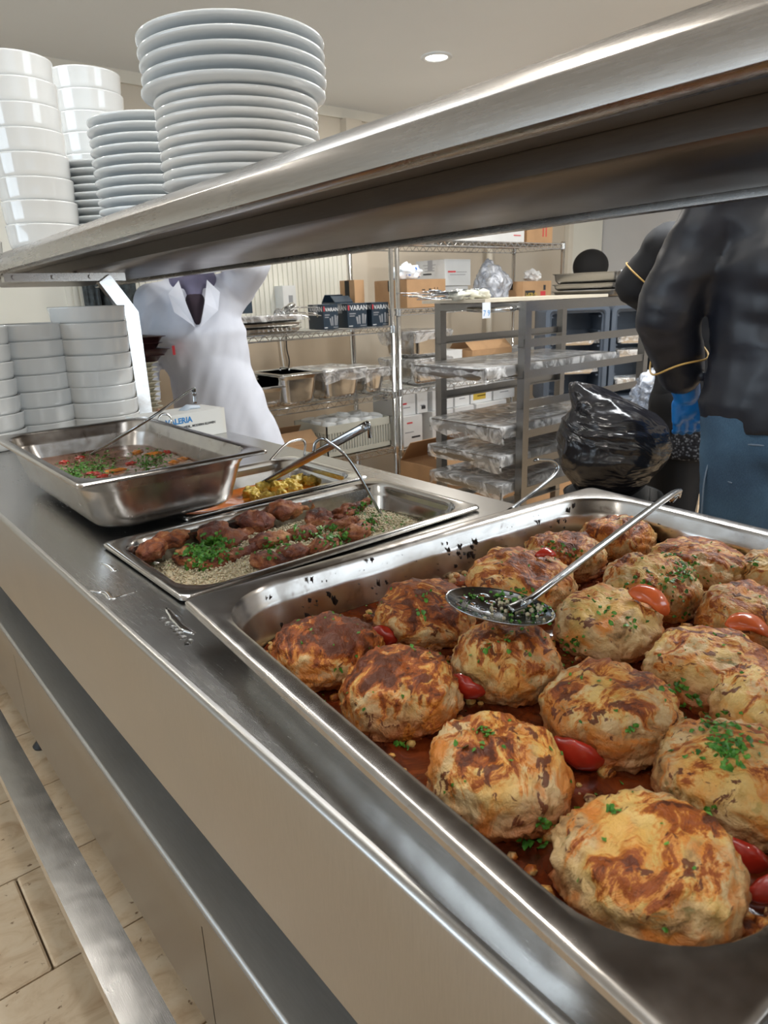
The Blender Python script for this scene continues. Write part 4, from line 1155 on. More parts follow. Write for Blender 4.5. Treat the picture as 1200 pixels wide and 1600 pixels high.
def ordinal(k, n, top=True):
    names = ['top', 'second from top', 'third from top', 'fourth from top', 'fifth from top', 'sixth from top', 'seventh from top', 'eighth from top']
    low = ['bottom', 'second from bottom', 'third from bottom', 'fourth from bottom', 'fifth from bottom', 'sixth from bottom', 'seventh from bottom', 'eighth from bottom']
    return names[n - 1 - k] if n - 1 - k < n / 2 else low[k]
def stack(kind, meshes, x, y, z, steps, where, group, jit=.0015, lean=(0, 0)):
    """meshes: list per item bottom to top"""
    n_ = len(meshes)
    for k, (me, st) in enumerate(zip(meshes, steps)):
        o = link(kind, me); o.location = (x + R0.uniform(-jit, jit) + lean[0] * k, y + R0.uniform(-jit, jit) + lean[1] * k, z); o.rotation_euler = (0, 0, R0.uniform(0, 6))
        tag(o, 'white %s, %s in %s' % (kind, ordinal(k, n_), where), kind, group); z += st
    return z
SH = ZT + .0003
pA, pB = plate_mesh(.137, M['porcelain_grey']), plate_mesh(.123, M['porcelain'])
stack('plate', [pB] * 9 + [pA] * 5, .602, 1.048, shz(1.048), [.0138] * 9 + [.0170] * 5, 'the big plate stack on the shelf', 'big stack of plates on the shelf')
p2 = plate_mesh(.128, M['porcelain_grey'])
r_ = ray(246, 250); c = Vector((0, 0, ZC)) + r_ * 1.43
stack('plate', [p2] * 11, c.x, c.y, shz(c.y), [.0182] * 11, 'the middle plate stack on the shelf', 'middle stack of plates on the shelf')
p3 = plate_mesh(.115, M['porcelain_grey'])
c = Vector((0, 0, ZC)) + ray(170, 290) * 1.78
stack('plate', [p3] * 11, c.x, c.y, shz(c.y), [.0178] * 11, 'the smallest plate stack on the shelf', 'smallest stack of plates on the shelf')
b1 = bowl_mesh(.086, .053, M['porcelain'])
c = Vector((0, 0, ZC)) + ray(54, 270) * 1.66
stack('bowl', [b1] * 8, max(c.x, .535), c.y, shz(c.y), [.0505] * 8, 'the tall bowl stack on the shelf', 'tall stack of bowls on the shelf', .002, (-.0012, 0))
b2 = bowl_mesh(.094, .055, M['porcelain'])
c = Vector((0, 0, ZC)) + ray(147, 200) * 1.95
stack('bowl', [b2] * 9, c.x, c.y, shz(c.y), [.0525] * 9, 'the bowl stack behind the shelf plates', 'bowl stack behind the shelf plates', .002, (-.0008, 0))
c = Vector((0, 0, ZC)) + ray(-42, 350) * 1.85
stack('bowl', [b1] * 5, c.x, c.y + .12, shz(c.y + .12), [.0505] * 5, 'the bowl stack at the picture edge on the shelf', 'shelf bowls at the left picture edge')
b3 = bowl_mesh(.103, .047, M['porcelain'])
stack('bowl', [b3] * 7, .505, 2.135, CZ + .0004, [.0440] * 7, 'the counter stack left of the tallest', 'left counter stack of bowls', .0025)
stack('bowl', [b3] * 8, .668, 2.03 + .075, CZ + .0004, [.0435] * 8, 'the counter stack beside the shelf post', 'counter stack of bowls beside the shelf post', .0022)
c = on_z(-26, 700, CZ)
stack('bowl', [b3] * 7, .345, 2.07, CZ + .0004, [.0437] * 7, 'the counter stack cut by the picture edge', 'counter bowls at the left picture edge', .002)
# trays behind the bowls
def tray_mesh(w, d, h, mat):
    bm = NB()
    def ring(i, z, r=.03): return [(x, y, z) for x, y in rrect(w / 2 - i, d / 2 - i, r, 5)]
    loft(bm, [ring(.03, .0015), ring(.022, .003), ring(.012, h - .002), ring(.002, h), ring(0, h - .0015), ring(.010, h - .004), ring(.020, .001), ring(.028, 0)], False, False)
    bm.verts.ensure_lookup_table(); m = len(rrect(1, 1, .1, 5))
    bm.faces.new([bm.verts[i] for i in range(m)]); bm.faces.new([bm.verts[7 * m + i] for i in range(m)][::-1])
    bmesh.ops.recalc_face_normals(bm, faces=bm.faces)
    me = bpy.data.meshes.new('tray'); bm.to_mesh(me); bm.free(); me.materials.append(mat)
    for p in me.polygons: p.use_smooth = True
    me.set_sharp_from_angle(angle=radians(45)); return me
tcm, tbm = tray_mesh(.30, .42, .018, M['tray_cream']), tray_mesh(.36, .44, .022, M['tray_brown'])
for x, y, where, grp in ((.745 + .045, 2.50, 'right tray pile behind bowls', 'cream trays in the right pile'), (.405, 2.50, 'left tray pile behind bowls', 'cream trays in the left pile')):
    z = CZ + .0005
    for k in range(10):
        o = link('tray', tcm); o.location = (x + R0.uniform(-.004, .004), y + R0.uniform(-.004, .004), z); z += .0165
        tag(o, 'cream tray, %s of the cream ones in the %s' % (ordinal(k, 10), where), 'tray', grp)
    for k in range(4):
        o = link('tray', tbm); o.location = (x + R0.uniform(-.012, .012) + .008, y + R0.uniform(-.01, .01), z); o.rotation_euler = (0, 0, R0.uniform(-.04, .04)); z += .0205
        tag(o, 'dark brown tray, %s brown one in the %s' % (ordinal(k, 4), where), 'tray', grp.replace('cream', 'brown'))
# printed box standing near the back edge
f0 = on_z(285, 668, CZ); f1 = on_z(371, 683, CZ + .001)
gp = on_z(370, 681, CZ)
glv = thing('glove_box', 'white and orange printed carton lettered in blue standing behind the soup pan', 'box', (0, 0, 0))
w_, h_, d_ = .235, .070, .11
bm = NB(); box(bm, -w_ / 2, w_ / 2, -d_ / 2, d_ / 2, 0, h_); bevel(bm, .001, 1); obj('carton', bm, M['print_box'], glv)
def front_M(x, z, y): return Matrix.Translation((x, y, z)) @ Matrix.Rotation(pi / 2, 4, 'X')
text_mesh('lettering', 'VALERIA', .021, M['ink_blue'], glv, front_M(-w_ / 2 + .050, .046, -d_ / 2 - .0006), .0002, .0006)
text_mesh('lettering', 'YENI NESIL, MODERN ELDIVEN', .0088, M['ink_black'], glv, front_M(-w_ / 2 + .080, .032, -d_ / 2 - .0006), .0002, .0002)
bm = NB(); tube(bm, [(.02, .0, h_), (.045, .01, h_ + .006), (.075, .0, h_ + .003)], [.012, .014, .008], 10, True, .5); obj('pulled_glove', bm, M['glove_light'], glv, True)
glv.rotation_euler = (0, 0, radians(8)); glv.location = (.765, 1.80, CZ + .0005)
# steel ring handle beside the box
bm = NB(); c = on_y(258, 658, 1.72); P = [c + Vector((.018 * cos(a), .004 * sin(a), .018 * sin(a))) for a in [2 * pi * k / 20 for k in range(21)]]
tube(bm, P, .003, 8, False); 
tag(obj('ring_handle', bm, M['chrome'], None, True), 'steel ring standing behind the far rim of the soup pan beside the printed carton', 'ring')
# clear plastic bag on the overhead shelf, top right
bm = NB(); bmesh.ops.create_icosphere(bm, subdivisions=5, radius=1)
c0 = Vector((0, 0, ZC)) + ray(1040, 0) * .74
for v in bm.verts:
    n_ = v.co.normalized(); r = 1 + .20 * fbm(n_ * 2.2 + Vector((4, 1, 2)), 4) + .10 * abs(noise.noise(n_ * 6))
    v.co = Vector((n_.x * .075, n_.y * .07, max(-.055, n_.z * .05))) * r
    v.co.z = max(v.co.z, -.052)
o = obj('plastic_bag', bm, M['bag_clear'], None, True); o.location = (max(c0.x + .02, SX0 + .14), c0.y, shz(c0.y) + .0525)
tag(o, 'crumpled clear plastic bag on the overhead shelf at the top right', 'bag')
# ---------------------------------------------------------------- wire racks
def wire_rack(label, x0, x1, y0, y1, zs, top):
    t = thing('wire_rack', label, 'rack', (x0, y0, 0)); b0 = Vector((x0, y0, 0))
    for x in (x0, x1):
        for y in (y0, y1):
            bm = NB(); lathe(bm, [(0, 0), (.016, 0), (.018, .01), (.0125, .03), (.0125, top), (0, top + .002)], 12, (x - x0, y - y0))
            zz = .12
            obj('post', bm, M['chrome'], t, True)
    for z in zs:
        bm = NB(); w = .0032
        for y in (y0, y1):
            tube(bm, [(0, y - y0, z), (x1 - x0, y - y0, z)], w, 6); tube(bm, [(0, y - y0, z - .028), (x1 - x0, y - y0, z - .028)], w, 6)
            n_ = int((x1 - x0) / .028); P = [((x1 - x0) * k / n_, y - y0, z - (.028 if k % 2 else 0)) for k in range(n_ + 1)]
            tube(bm, P, .0024, 5)
        for x in (x0, x1):
            tube(bm, [(x - x0, 0, z), (x - x0, y1 - y0, z)], w, 6); tube(bm, [(x - x0, 0, z - .028), (x - x0, y1 - y0, z - .028)], w, 6)
            n_ = int((y1 - y0) / .03); tube(bm, [(x - x0, (y1 - y0) * k / n_, z - (.028 if k % 2 else 0)) for k in range(n_ + 1)], .0022, 5)
        x = .026
        while x < x1 - x0: tube(bm, [(x, 0, z + .003), (x, y1 - y0, z + .003)], .0016, 4); x += .026
        for k in (1, 2): tube(bm, [(0, (y1 - y0) * k / 3, z), (x1 - x0, (y1 - y0) * k / 3, z)], w, 6)
        for cx in (0, x1 - x0):
            for cy in (0, y1 - y0): lathe(bm, [(.0127, z - .032), (.017, z - .030), (.016, z + .004), (.0127, z + .006)], 10, (cx, cy))
        obj('shelf', bm, M['chrome'], t, auto=40)
    return t
R1X0, R1X1, RYA, RYB = 1.50, 2.45, 2.85, 3.20
z11, z12, z13 = on_y(600, 511, RYA).z, on_y(600, 616, RYA).z, on_y(600, 702, RYA).z
wire_rack('chrome wire rack behind the person in the white coat', R1X0, R1X1, RYA, RYB, [z13, z12, z11, 1.66], 1.82)
R2X0, R2X1 = 2.492, 3.895
z20, z21, z22, z23 = on_y(872, 381, RYA).z, on_y(640, 483, RYA).z, on_y(650, 606, RYA).z, on_y(645, 700, RYA).z
wire_rack('chrome wire rack full of cartons behind the steel trolley', R2X0, R2X1, RYA, RYB + .05, [z23, z22, z21, z20], z20 + .015)

def carton(label, x0, x1, y0, y1, z0, h, mat='card_white', rz=0, open_=False, prints=(), tape=True, cat='box', group=None, name='carton'):
    cx, cy = (x0 + x1) / 2, (y0 + y1) / 2; w, d = (x1 - x0) / 2, (y1 - y0) / 2
    t = thing(name, label, cat, (cx, cy, z0), rz, group)
    bm = NB()
    if not open_:
        box(bm, -w, w, -d, d, 0, h); bevel(bm, .002, 1); obj('carton_body', bm, M[mat], t)
        bm = NB(); box(bm, -w + .002, w - .002, -.001, .001, h - .0002, h + .0012)
        box(bm, -w - .0006, -w + .0001, -.02, .02, h * .6, h - .002); obj('flap_seam', bm, M['grate' if mat in ('card',) else 'ink_grey'], t)
    else:
        k = .003
        box(bm, -w, w, -d, -d + k, 0, h); box(bm, -w, w, d - k, d, 0, h); box(bm, -w, -w + k, -d + k, d - k, 0, h); box(bm, w - k, w, -d + k, d - k, 0, h); box(bm, -w + k, w - k, -d + k, d - k, 0, k)
        obj('carton_body', bm, M[mat], t)
        for s, a in ((-1, 50), (1, 38)):
            bm = NB(); Mx = Matrix.Translation((0, s * (d - .002), h)) @ Matrix.Rotation(radians(s * a), 4, 'X')
            box(bm, -w, w, -.0015, .0015, 0, d * .8, M=Mx); obj('flap', bm, M[mat], t)
    for p in prints:
        if p[0] == 't':
            _, s, size, mt, fx, fz, face = p
            if face == 'f': Mx = front_M(-w + fx * 2 * w, fz * h, -d - .0008)
            else: Mx = Matrix.Translation((-w - .0008, d - fx * 2 * d, fz * h)) @ Matrix.Rotation(-pi / 2, 4, 'Z') @ Matrix.Rotation(pi / 2, 4, 'X')
            text_mesh('lettering', s, size, M[mt], t, Mx, .0002, .0003)
        else:
            _, mt, fx0, fx1, fz0, fz1, face = p
            bm = NB()
            if face == 'f': box(bm, -w + fx0 * 2 * w, -w + fx1 * 2 * w, -d - .0008, -d + .0005, fz0 * h, fz1 * h)
            else: box(bm, -w - .0008, -w + .0005, d - fx1 * 2 * d, d - fx0 * 2 * d, fz0 * h, fz1 * h)
            obj('print_patch', bm, M[mt], t)
    return t
X = lambda px_, y, py_=500: on_y(px_, py_, y).x
Zy = lambda px_, py_, y: on_y(px_, py_, y).z
# --- left rack, upper shelf
yb = 2.89
def gift(i, pxa, pxb, lab):
    xa_, xb_ = X(pxa, yb, 490), X(pxb, yb, 490); h = .118
    t = carton(lab, xa_, xb_, yb, yb + .13, z11 + .006, h, 'box_navy', 0, False,
               [('t', 'VARAN', (xb_ - xa_) * .27, 'ink_white', .13, .72, 'f'), ('t', 'VARAN', .034, 'ink_white', .08, .72, 's'), ('p', 'ink_red', .03, .10, .72, .92, 'f'), ('p', 'ink_grey', .10, .42, .55, .60, 'f'), ('p', 'ink_grey', .10, .36, .46, .50, 'f'),
                ('p', 'ink_white', .05, .25, .05, .08, 'f'), ('p', 'ink_grey', .65, .95, .05, .08, 'f')], cat='box', group='navy gift boxes on the left rack', name='gift_box')
    w = (xb_ - xa_) / 2; bm = NB()
    for k, (u, hh, r) in enumerate(((.52, .30, .05), (.62, .36, .05), (.78, .42, .06), (.88, .38, .05))):
        cx = -w + u * 2 * w; tube(bm, [(cx, -.0655, h * .14), (cx + .004 * (k - 1.5), -.0655, h * (.14 + hh))], [w * .07, w * .10], 8, True, .1, up=(0, 1, 0))
    obj('pictured_pot', bm, M['ink_grey'], t)
gift(0, 505, 528, 'navy gift box lettered in white, leftmost of the three on the rack')
gift(1, 543, 573, 'navy gift box lettered in white, middle one of the three')
gift(2, 581, 607, 'navy gift box lettered in white, rightmost, next to the rack post')
carton('open dark gift box with raised flaps behind the middle navy gift box', X(523, 3.05), X(551, 3.05), 3.04, 3.16, z11 + .006, .125, 'box_navy', 0, True)
carton('plain brown carton behind the navy gift boxes on the left rack', X(553, 3.02), X(640, 3.02) , 3.025 + .02, 3.19, z11 + .006, .22, 'card', group=None) if False else None
carton('plain brown carton standing behind the right navy gift box', X(556, 3.06), 2.436, 3.06, 3.19, z11 + .006, .235, 'card')
# steel sheet trays piled at the left of the upper shelf
def sheet_tray(label, x, y, z, w, d, h, mat='steel_dark', rz=0, name='tray', group=None, film=False, cat='tray', sag=.06, seed=1, lid=False):
    t = thing(name, label, cat, (x, y, z), rz, group)
    bm = NB()
    def ring(i, zz, r=.02): return [(a, b, zz) for a, b in rrect(w / 2 - i, d / 2 - i, r, 4)]
    V = loft(bm, [ring(.02, .0), ring(.010, h * .3), ring(.006, h - .002), ring(0, h), ring(.001, h - .003), ring(.009, h - .005), ring(.013, h * .3), ring(.023, .002)])
    bm.faces.new(V[0][::-1]); bm.faces.new(V[-1]); bmesh.ops.recalc_face_normals(bm, faces=bm.faces)
    obj('tray_body', bm, M[mat], t, auto=40)
    if lid:
        bm = NB(); loft(bm, [ring(.001, h + .001), ring(0, h + .003), ring(.03, h + .006), ring(.04, h + .012)], True, True)
        obj('lid', bm, M[mat], t, auto=40)
    if film:
        bm = NB(); nx, ny = 34, 30; g = {}
        e = .05
        for i in range(nx + 1):
            for j in range(ny + 1):
                u = (i / nx * 2 - 1) * (w / 2 + e); v = (j / ny * 2 - 1) * (d / 2 + e)
                ox = max(0, abs(u) - w / 2); oy = max(0, abs(v) - d / 2); o_ = max(ox, oy)
                uu = max(-w / 2 - .004, min(w / 2 + .004, u)) + (.5 * ox if u < 0 else 0); vv = max(-d / 2 - .003, min(d / 2 + .003, v))
                dr = 1.0 if u < -w / 2 else .35
                zz = h + .003 + .003 * fbm((u * 6, v * 6, seed), 2) - o_ / e * (h * .6 + .006 + dr * sag * (.3 + 1.0 * abs(noise.noise(Vector((u * 4, v * 4, seed + 5))))))
                g[i, j] = bm.verts.new((uu + .003 * noise.noise(Vector((u * 20, v * 20, 1))), vv, zz))
        for i in range(nx):
            for j in range(ny): bm.faces.new((g[i, j], g[i + 1, j], g[i + 1, j + 1], g[i, j + 1]))
        obj('plastic_wrap', bm, M['film'], t, True)
    return t
zt = z11 + .006
for k, (lab, h, fm) in enumerate((('shallow grey sheet tray at the bottom of the pile on the left rack', .020, False), ('shallow steel sheet tray in the middle of the pile on the left rack', .020, False), ('film-wrapped steel tray on top of the pile on the left rack', .03, True))):
    sheet_tray(lab, X(402, 3.0), 3.02, zt, .36, .28, h, 'steel_pan', .02 * k, film=fm, sag=.01); zt += h + .003
bx_ = carton('small black box on top of the tray pile on the left rack', X(383, 3.0), X(396, 3.0), 3.0, 3.05, zt + .012, .055, 'box_navy')
# ladles heaped on the upper shelf
for k, (px_, py_) in enumerate(((436, 492), (447, 488), (458, 492), (453, 480))):
    p = on_y(px_, py_, 2.93 + .02 * k); t = thing('ladle', ['leftmost ladle in the heap on the left rack', 'second ladle in the heap on the left rack', 'rightmost ladle in the heap on the left rack', 'uppermost ladle in the heap on the left rack'][k], 'ladle', p, 0, 'ladles heaped on the left rack')
    bm = NB(); lathe(bm, [(0, -.018), (.018, -.015), (.028, -.006), (.031, .006), (.029, .006), (.025, -.004), (.016, -.013), (0, -.015)], 18); bm.transform(Matrix.Rotation(radians(70 + 25 * k), 4, (1, .3 * k, 0))); obj('ladle_bowl', bm, M['chrome'], t, True)
    bm = NB(); tube(bm, smooth_path([(0, 0, .0), (.06 + .01 * k, -.03, -.004), (.12 + .01 * k, -.05 - .01 * k, -.012), (.135 + .01 * k, -.055, -.030)], 4), .0035, 8); obj('handle', bm, M['chrome'], t, True)
# soap dispenser and cables on the cladding
c = on_y(445, 470, RY1 - .05); t = thing('soap_dispenser', 'white wall dispenser on the ribbed cladding above the ladles', 'dispenser', (c.x, RY1 - .016, c.z))
bm = NB(); box(bm, -.045, .045, -.09, 0, -.10, .085); bevel(bm, .016, 4); obj('housing', bm, M['white_plastic'], t, auto=60)
bm = NB(); box(bm, -.006, .020, -.094, -.088, -.02, .03); bevel(bm, .002, 1); obj('window', bm, M['ink_grey'], t)
for k, (pxs, m) in enumerate((([(437, 520), (440, 550), (444, 575), (446, 592)], 'white_plastic'), ([(447, 520), (448, 545), (452, 565), (449, 582)], 'black_rubber'))):
    bm = NB(); tube(bm, smooth_path([on_y(a, b, RY1 - .03) for a, b in pxs], 5), .004, 8)
    tag(obj('cable', bm, M[m], None, True), ['white cable hanging down the cladding behind the left rack', 'black cable hanging down the cladding beside the white one'][k], 'cable')
# --- left rack, middle shelf: deep pans
def gn(label, x, y, z, L, Wd, D, rz=0, film=False, lid=False, seed=0, group=None):
    t = thing('food_pan', label, 'pan', (x, y, z + D), rz, group)
    obj('pan_body', pan_bm(L, Wd, D, .016, .045, n=5), M['steel_pan'], t, auto=40)
    if lid:
        bm = NB(); R_ = [[(a, b, zz) for a, b in rrect(L / 2 - i, Wd / 2 - i, .02, 5)] for i, zz in ((.002, .002), (.003, .004), (.03, .005), (.035, .002), (.05, .002))]
        loft(bm, R_, True, True); obj('lid', bm, M['steel_pan'], t, auto=40)
        bm = NB(); tube(bm, smooth_path([(-.04, 0, .003), (-.035, 0, .02), (.035, 0, .02), (.04, 0, .003)], 5), .004, 8); obj('lid_handle', bm, M['chrome'], t, True)
    if film:
        bm = NB(); nx, ny = 30, 26; g = {}
        for i in range(nx + 1):
            for j in range(ny + 1):
                e = .05; u = (i / nx * 2 - 1) * (L / 2 + e); v = (j / ny * 2 - 1) * (Wd / 2 + e); ox = max(0, abs(u) - L / 2); oy = max(0, abs(v) - Wd / 2); o_ = max(ox, oy)
                uu = max(-L / 2 - .003, min(L / 2 + .003, u)) * (1 - .10 * o_ / e); vv = max(-Wd / 2 - .003, min(Wd / 2 + .003, v)) * (1 - .08 * o_ / e)
                zz = .004 + .004 * fbm((u * 9, v * 9, seed), 3) - o_ / e * D * (.35 + .5 * abs(noise.noise(Vector((u * 5, v * 5, seed + 5)))))
                g[i, j] = bm.verts.new((uu, vv, zz))
        for i in range(nx):
            for j in range(ny): bm.faces.new((g[i, j], g[i + 1, j], g[i + 1, j + 1], g[i, j + 1]))
        obj('plastic_wrap', bm, M['film'], t, True)
    return t
zs_ = z12 + .006
gn('steel food pan with a lid, nearest the white coat on the left rack', X(398, 3.0, 600), 3.02, zs_, .32, .26, .10, pi / 2, lid=True)
gn('deep lidded steel food pan left of the film-wrapped one on the left rack', X(449, 2.98, 610), 2.99, zs_, .32, .26, .15, pi / 2, lid=True)
gn('deep steel food pan wrapped in film in the middle of the left rack', X(516, 2.98, 600), 2.99, zs_, .32, .27, .15, pi / 2, film=True, seed=3)
gn('small deep food pan wrapped in film beside the rack post', X(568, 3.0, 600), 3.01, zs_, .30, .19, .13, pi / 2, film=True, seed=4)
# --- left rack, lower shelf: crate of white dishes
zc_ = z13 + .006
t = thing('crate', 'cream plastic crate with slotted sides on the lowest shelf of the left rack', 'crate', (0, 0, 0))
cx0, cx1, cy0, cy1, chh = X(512, 2.87, 700), 2.43, 2.87, 3.17, .165
bm = NB()
for (a, b, c_, d) in ((cx0, cx1, cy0, cy0 + .006), (cx0, cx1, cy1 - .006, cy1), (cx0, cx0 + .006, cy0, cy1), (cx1 - .006, cx1, cy0, cy1)):
    box(bm, a, b, c_, d, zc_, zc_ + .03); box(bm, a, b, c_, d, zc_ + chh - .04, zc_ + chh)
    if b - a > .1:
        x = a
        while x < b - .004: box(bm, x, x + .008, c_, d, zc_ + .03, zc_ + chh - .04); x += .018
    else:
        y = c_
        while y < d - .004: box(bm, a, b, y, y + .008, zc_ + .03, zc_ + chh - .04); y += .018
box(bm, cx0, cx1, cy0, cy1, zc_, zc_ + .005)
box(bm, cx0 - .006, cx1 + .006, cy0 - .006, cy1 + .0, zc_ + chh - .008, zc_ + chh) if False else None
obj('crate_shell', bm, M['crate'], t)
cup = bowl_mesh(.042, .045, M['white_plastic'])
k = 0
for i in range(5):
    for j in range(3):
        o = link('cup', cup); o.location = (cx0 + .055 + i * (cx1 - cx0 - .11) / 4, cy0 + .055 + j * .095, zc_ + .175); o.rotation_euler = (pi + R0.uniform(-.3, .3), R0.uniform(-.3, .3), 0); k += 1
        tag(o, 'upturned white cup, %s from left in the %s row of the cream crate' % (['first', 'second', 'third', 'fourth', 'fifth'][i], ['front', 'middle', 'back'][j]), 'cup', 'upturned cups heaped in the cream crate')
bm = NB(); box(bm, cx0 + .01, cx1 - .01, cy0 + .01, cy1 - .01, zc_ + .006, zc_ + .128); tag(obj('packed_cups', bm, M['white_plastic']), 'packed white cups filling the lower part of the cream crate', 'cups', kind='stuff')
carton('low brown carton with white liner left of the cream crate', X(438, 2.9, 700), X(500, 2.9, 700), 2.9, 3.12, zc_, .09, 'card', 0, True)

# --- right rack
zA = z21 + .006
carton('tan carton with black print holding a white bag, on the right rack', X(636, 2.87, 460), X(696, 2.87, 460), 2.87, 3.14, zA, Zy(666, 436, 2.87) - zA, 'card', 0, False,
       [('p', 'ink_black', .38, .46, .60, .64, 'f'), ('p', 'ink_black', .56, .62, .58, .66, 'f'), ('p', 'ink_black', .70, .715, .36, .70, 'f'), ('p', 'ink_black', .78, .795, .36, .70, 'f'), ('p', 'ink_black', .42, .60, .18, .23, 'f'), ('p', 'ink_black', .36, .84, .34, .345, 'f')])
zt_ = Zy(666, 436, 2.87)
bm = NB(); bmesh.ops.create_icosphere(bm, subdivisions=4, radius=1)
for v in bm.verts:
    n_ = v.co.normalized(); v.co = Vector((n_.x * .085, n_.y * .07, n_.z * .05)) * (1 + .35 * fbm(n_ * 2.1, 4)); v.co.z = max(v.co.z, -.03)
def bagm():
    t = NT('white and blue bag'); nz = t.noise(t.coord(), 17, 3)
    t.set(Base_Color=t.ramp(nz, [(.58, (.78, .84, .9)), (.61, (.02, .12, .5))]), Roughness=.3); return t.m
M['bag_blue'] = bagm()
o = obj('plastic_bag', bm, M['bag_blue'], None, True); o.location = (X(638, 2.96, 425), 2.98, zt_ + .033); tag(o, 'white and blue plastic bag bunched on top of the tan carton', 'bag')
xw0, xw1 = X(695, 2.96, 440), X(735, 2.96, 440)
zl = Zy(715, 446, 2.96)
carton('lower grey-white carton behind the heap of cutlery', xw0 - .0, xw1 - .01, 2.97, 3.2, zA, zl - zA - .002, 'card_grey')
carton('upper grey-white carton with a red word on its front, on the right rack', xw0, xw1, 2.96, 3.2, zl, Zy(715, 405, 2.96) - zl, 'card_grey', 0, False,
       [('p', 'ink_red', .12, .42, .50, .56, 'f'), ('p', 'ink_grey', .45, .85, .50, .53, 'f'), ('p', 'ink_grey', .2, .8, .40, .43, 'f'), ('p', 'ink_grey', .25, .7, .80, .83, 's'), ('p', 'ink_grey', .3, .65, .68, .71, 's'), ('p', 'ink_grey', .3, .65, .58, .61, 's'), ('p', 'ink_black', .25, .55, .44, .50, 's')])
bm = NB(); bmesh.ops.create_icosphere(bm, subdivisions=5, radius=1)
for v in bm.verts:
    n_ = v.co.normalized(); r = 1 + .28 * fbm(n_ * 1.8 + Vector((9, 2, 2)), 4)
    v.co = Vector((n_.x * .125, n_.y * .09, n_.z * .11)) * r
    if n_.z > .6: v.co.x -= .05 * (n_.z - .6); v.co.z += .16 * (n_.z - .6) ** 1.2 * (1 if n_.x < .1 else .3)
    v.co.z = max(v.co.z, -.095)
o = obj('plastic_bag', bm, M['bag_clear'], None, True); c = on_y(770, 440, 3.0); o.location = (c.x, 3.0, zA + .096); tag(o, 'full translucent plastic bag with a knotted top on the right rack', 'bag')
carton('brown fruit carton with a dark badge print on the right rack', X(817, 2.9, 450), X(861, 2.9, 450), 2.9, 3.1, zA, Zy(840, 439, 2.9) - zA, 'card', 0, False,
       [('p', 'ink_black', .08, .42, .12, .55, 'f'), ('t', 'HERO', .042, 'ink_yellow', .10, .2, 'f'), ('p', 'ink_red', .62, .80, .15, .5, 'f'), ('p', 'ink_black', .72, .80, .55, .8, 'f')])
bm = NB(); bmesh.ops.create_icosphere(bm, subdivisions=3, radius=1)
for v in bm.verts: n_ = v.co.normalized(); v.co = Vector((n_.x * .055, n_.y * .05, n_.z * .04)) * (1 + .5 * noise.noise(n_ * 2.4)); v.co.z = max(v.co.z, -.03)
o = obj('crumpled_paper', bm, M['card_white']); o.location = (X(832, 3.0, 430), 3.0, Zy(840, 439, 2.9) + .031); tag(o, 'crumpled whitish paper bag lying on the brown fruit carton', 'paper')
zT_ = z20 + .006
carton('white carton lying on the top shelf of the right rack', X(700, 2.9, 370), X(819, 2.9, 370), 2.9, 3.2, zT_, .12, 'card_white', 0, False, [('p', 'ink_red', .85, .95, .3, .35, 'f')])
carton('orange-brown carton on the top shelf at the right end of the rack', X(824, 2.9, 370), X(863, 2.9, 370), 2.9, 3.18, zT_, .19, 'card', 0, False, [('p', 'ink_red', .6, .64, .2, .6, 'f'), ('p', 'ink_red', .72, .76, .2, .6, 'f')])
zB_ = z22 + .006
x_a = X(628, 2.95, 600)
for k, zz in enumerate((0, .152)):
    gn(['deep film-wrapped food pan, lower of two on the right rack', 'deep film-wrapped food pan stacked on another on the right rack'][k], x_a + .17, 3.02, zB_ + zz, .32, .30, .14, pi / 2, film=True, seed=11 + k)
carton('white carton behind the back left trolley post, middle shelf of the right rack', X(686, 3.0, 560), X(722, 3.0, 560), 3.0, 3.2, zB_, .16, 'card_white', 0, False, [('p', 'ink_black', .6, .8, .3, .5, 'f')])
carton('opened brown carton above the wrapped trays on the right rack', X(738, 2.95, 540), X(800, 2.95, 540), 2.95, 3.15, zB_, .15, 'card', 0, True)
carton('pale carton leaning beside the fruit carton, middle shelf of the right rack', X(805, 3.0, 560), X(850, 3.0, 560), 2.98, 3.2, zB_, .13, 'card_grey')
zC_ = z23 + .006
row = [(626, 660, 'white carton with small red word, lower left on the right rack'), (676, 708, 'white carton with red print at its right end, lower row'), (711, 740, 'white carton partly hidden by the wrapped trays, lower row'), (744, 790, 'white carton farthest right in the lower row')]
h2 = .17
zrow = zC_
for k, (a, b, lab) in enumerate(row):
    carton(lab, X(a, 2.88, 680), X(b, 2.88, 680), 2.88, 3.12, zC_, h2, 'card_white', 0, False, [('p', 'ink_red', .55 if k else .3, .85 if k else .55, .55 if k else .75, .62 if k else .80, 'f'), ('p', 'ink_grey', .2, .6, .45, .48, 'f'), ('p', 'ink_black', .5, .9, .25, .31, 'f') if k == 0 else ('p', 'ink_grey', .3, .6, .35, .37, 'f')], group='white cartons in the lower row')
row = [(622, 649, 'white carton with red word on top of the lower left carton'), (652, 668, 'narrow white carton with black mark in the upper row'), (676, 708, 'white carton with centred red word, third in the upper row'), (711, 733, 'whitish carton with brown word, fourth in the upper row'), (736, 768, 'carton with yellow picture, fifth in the upper row'), (771, 803, 'white carton with dark emblem, last in the upper row')]
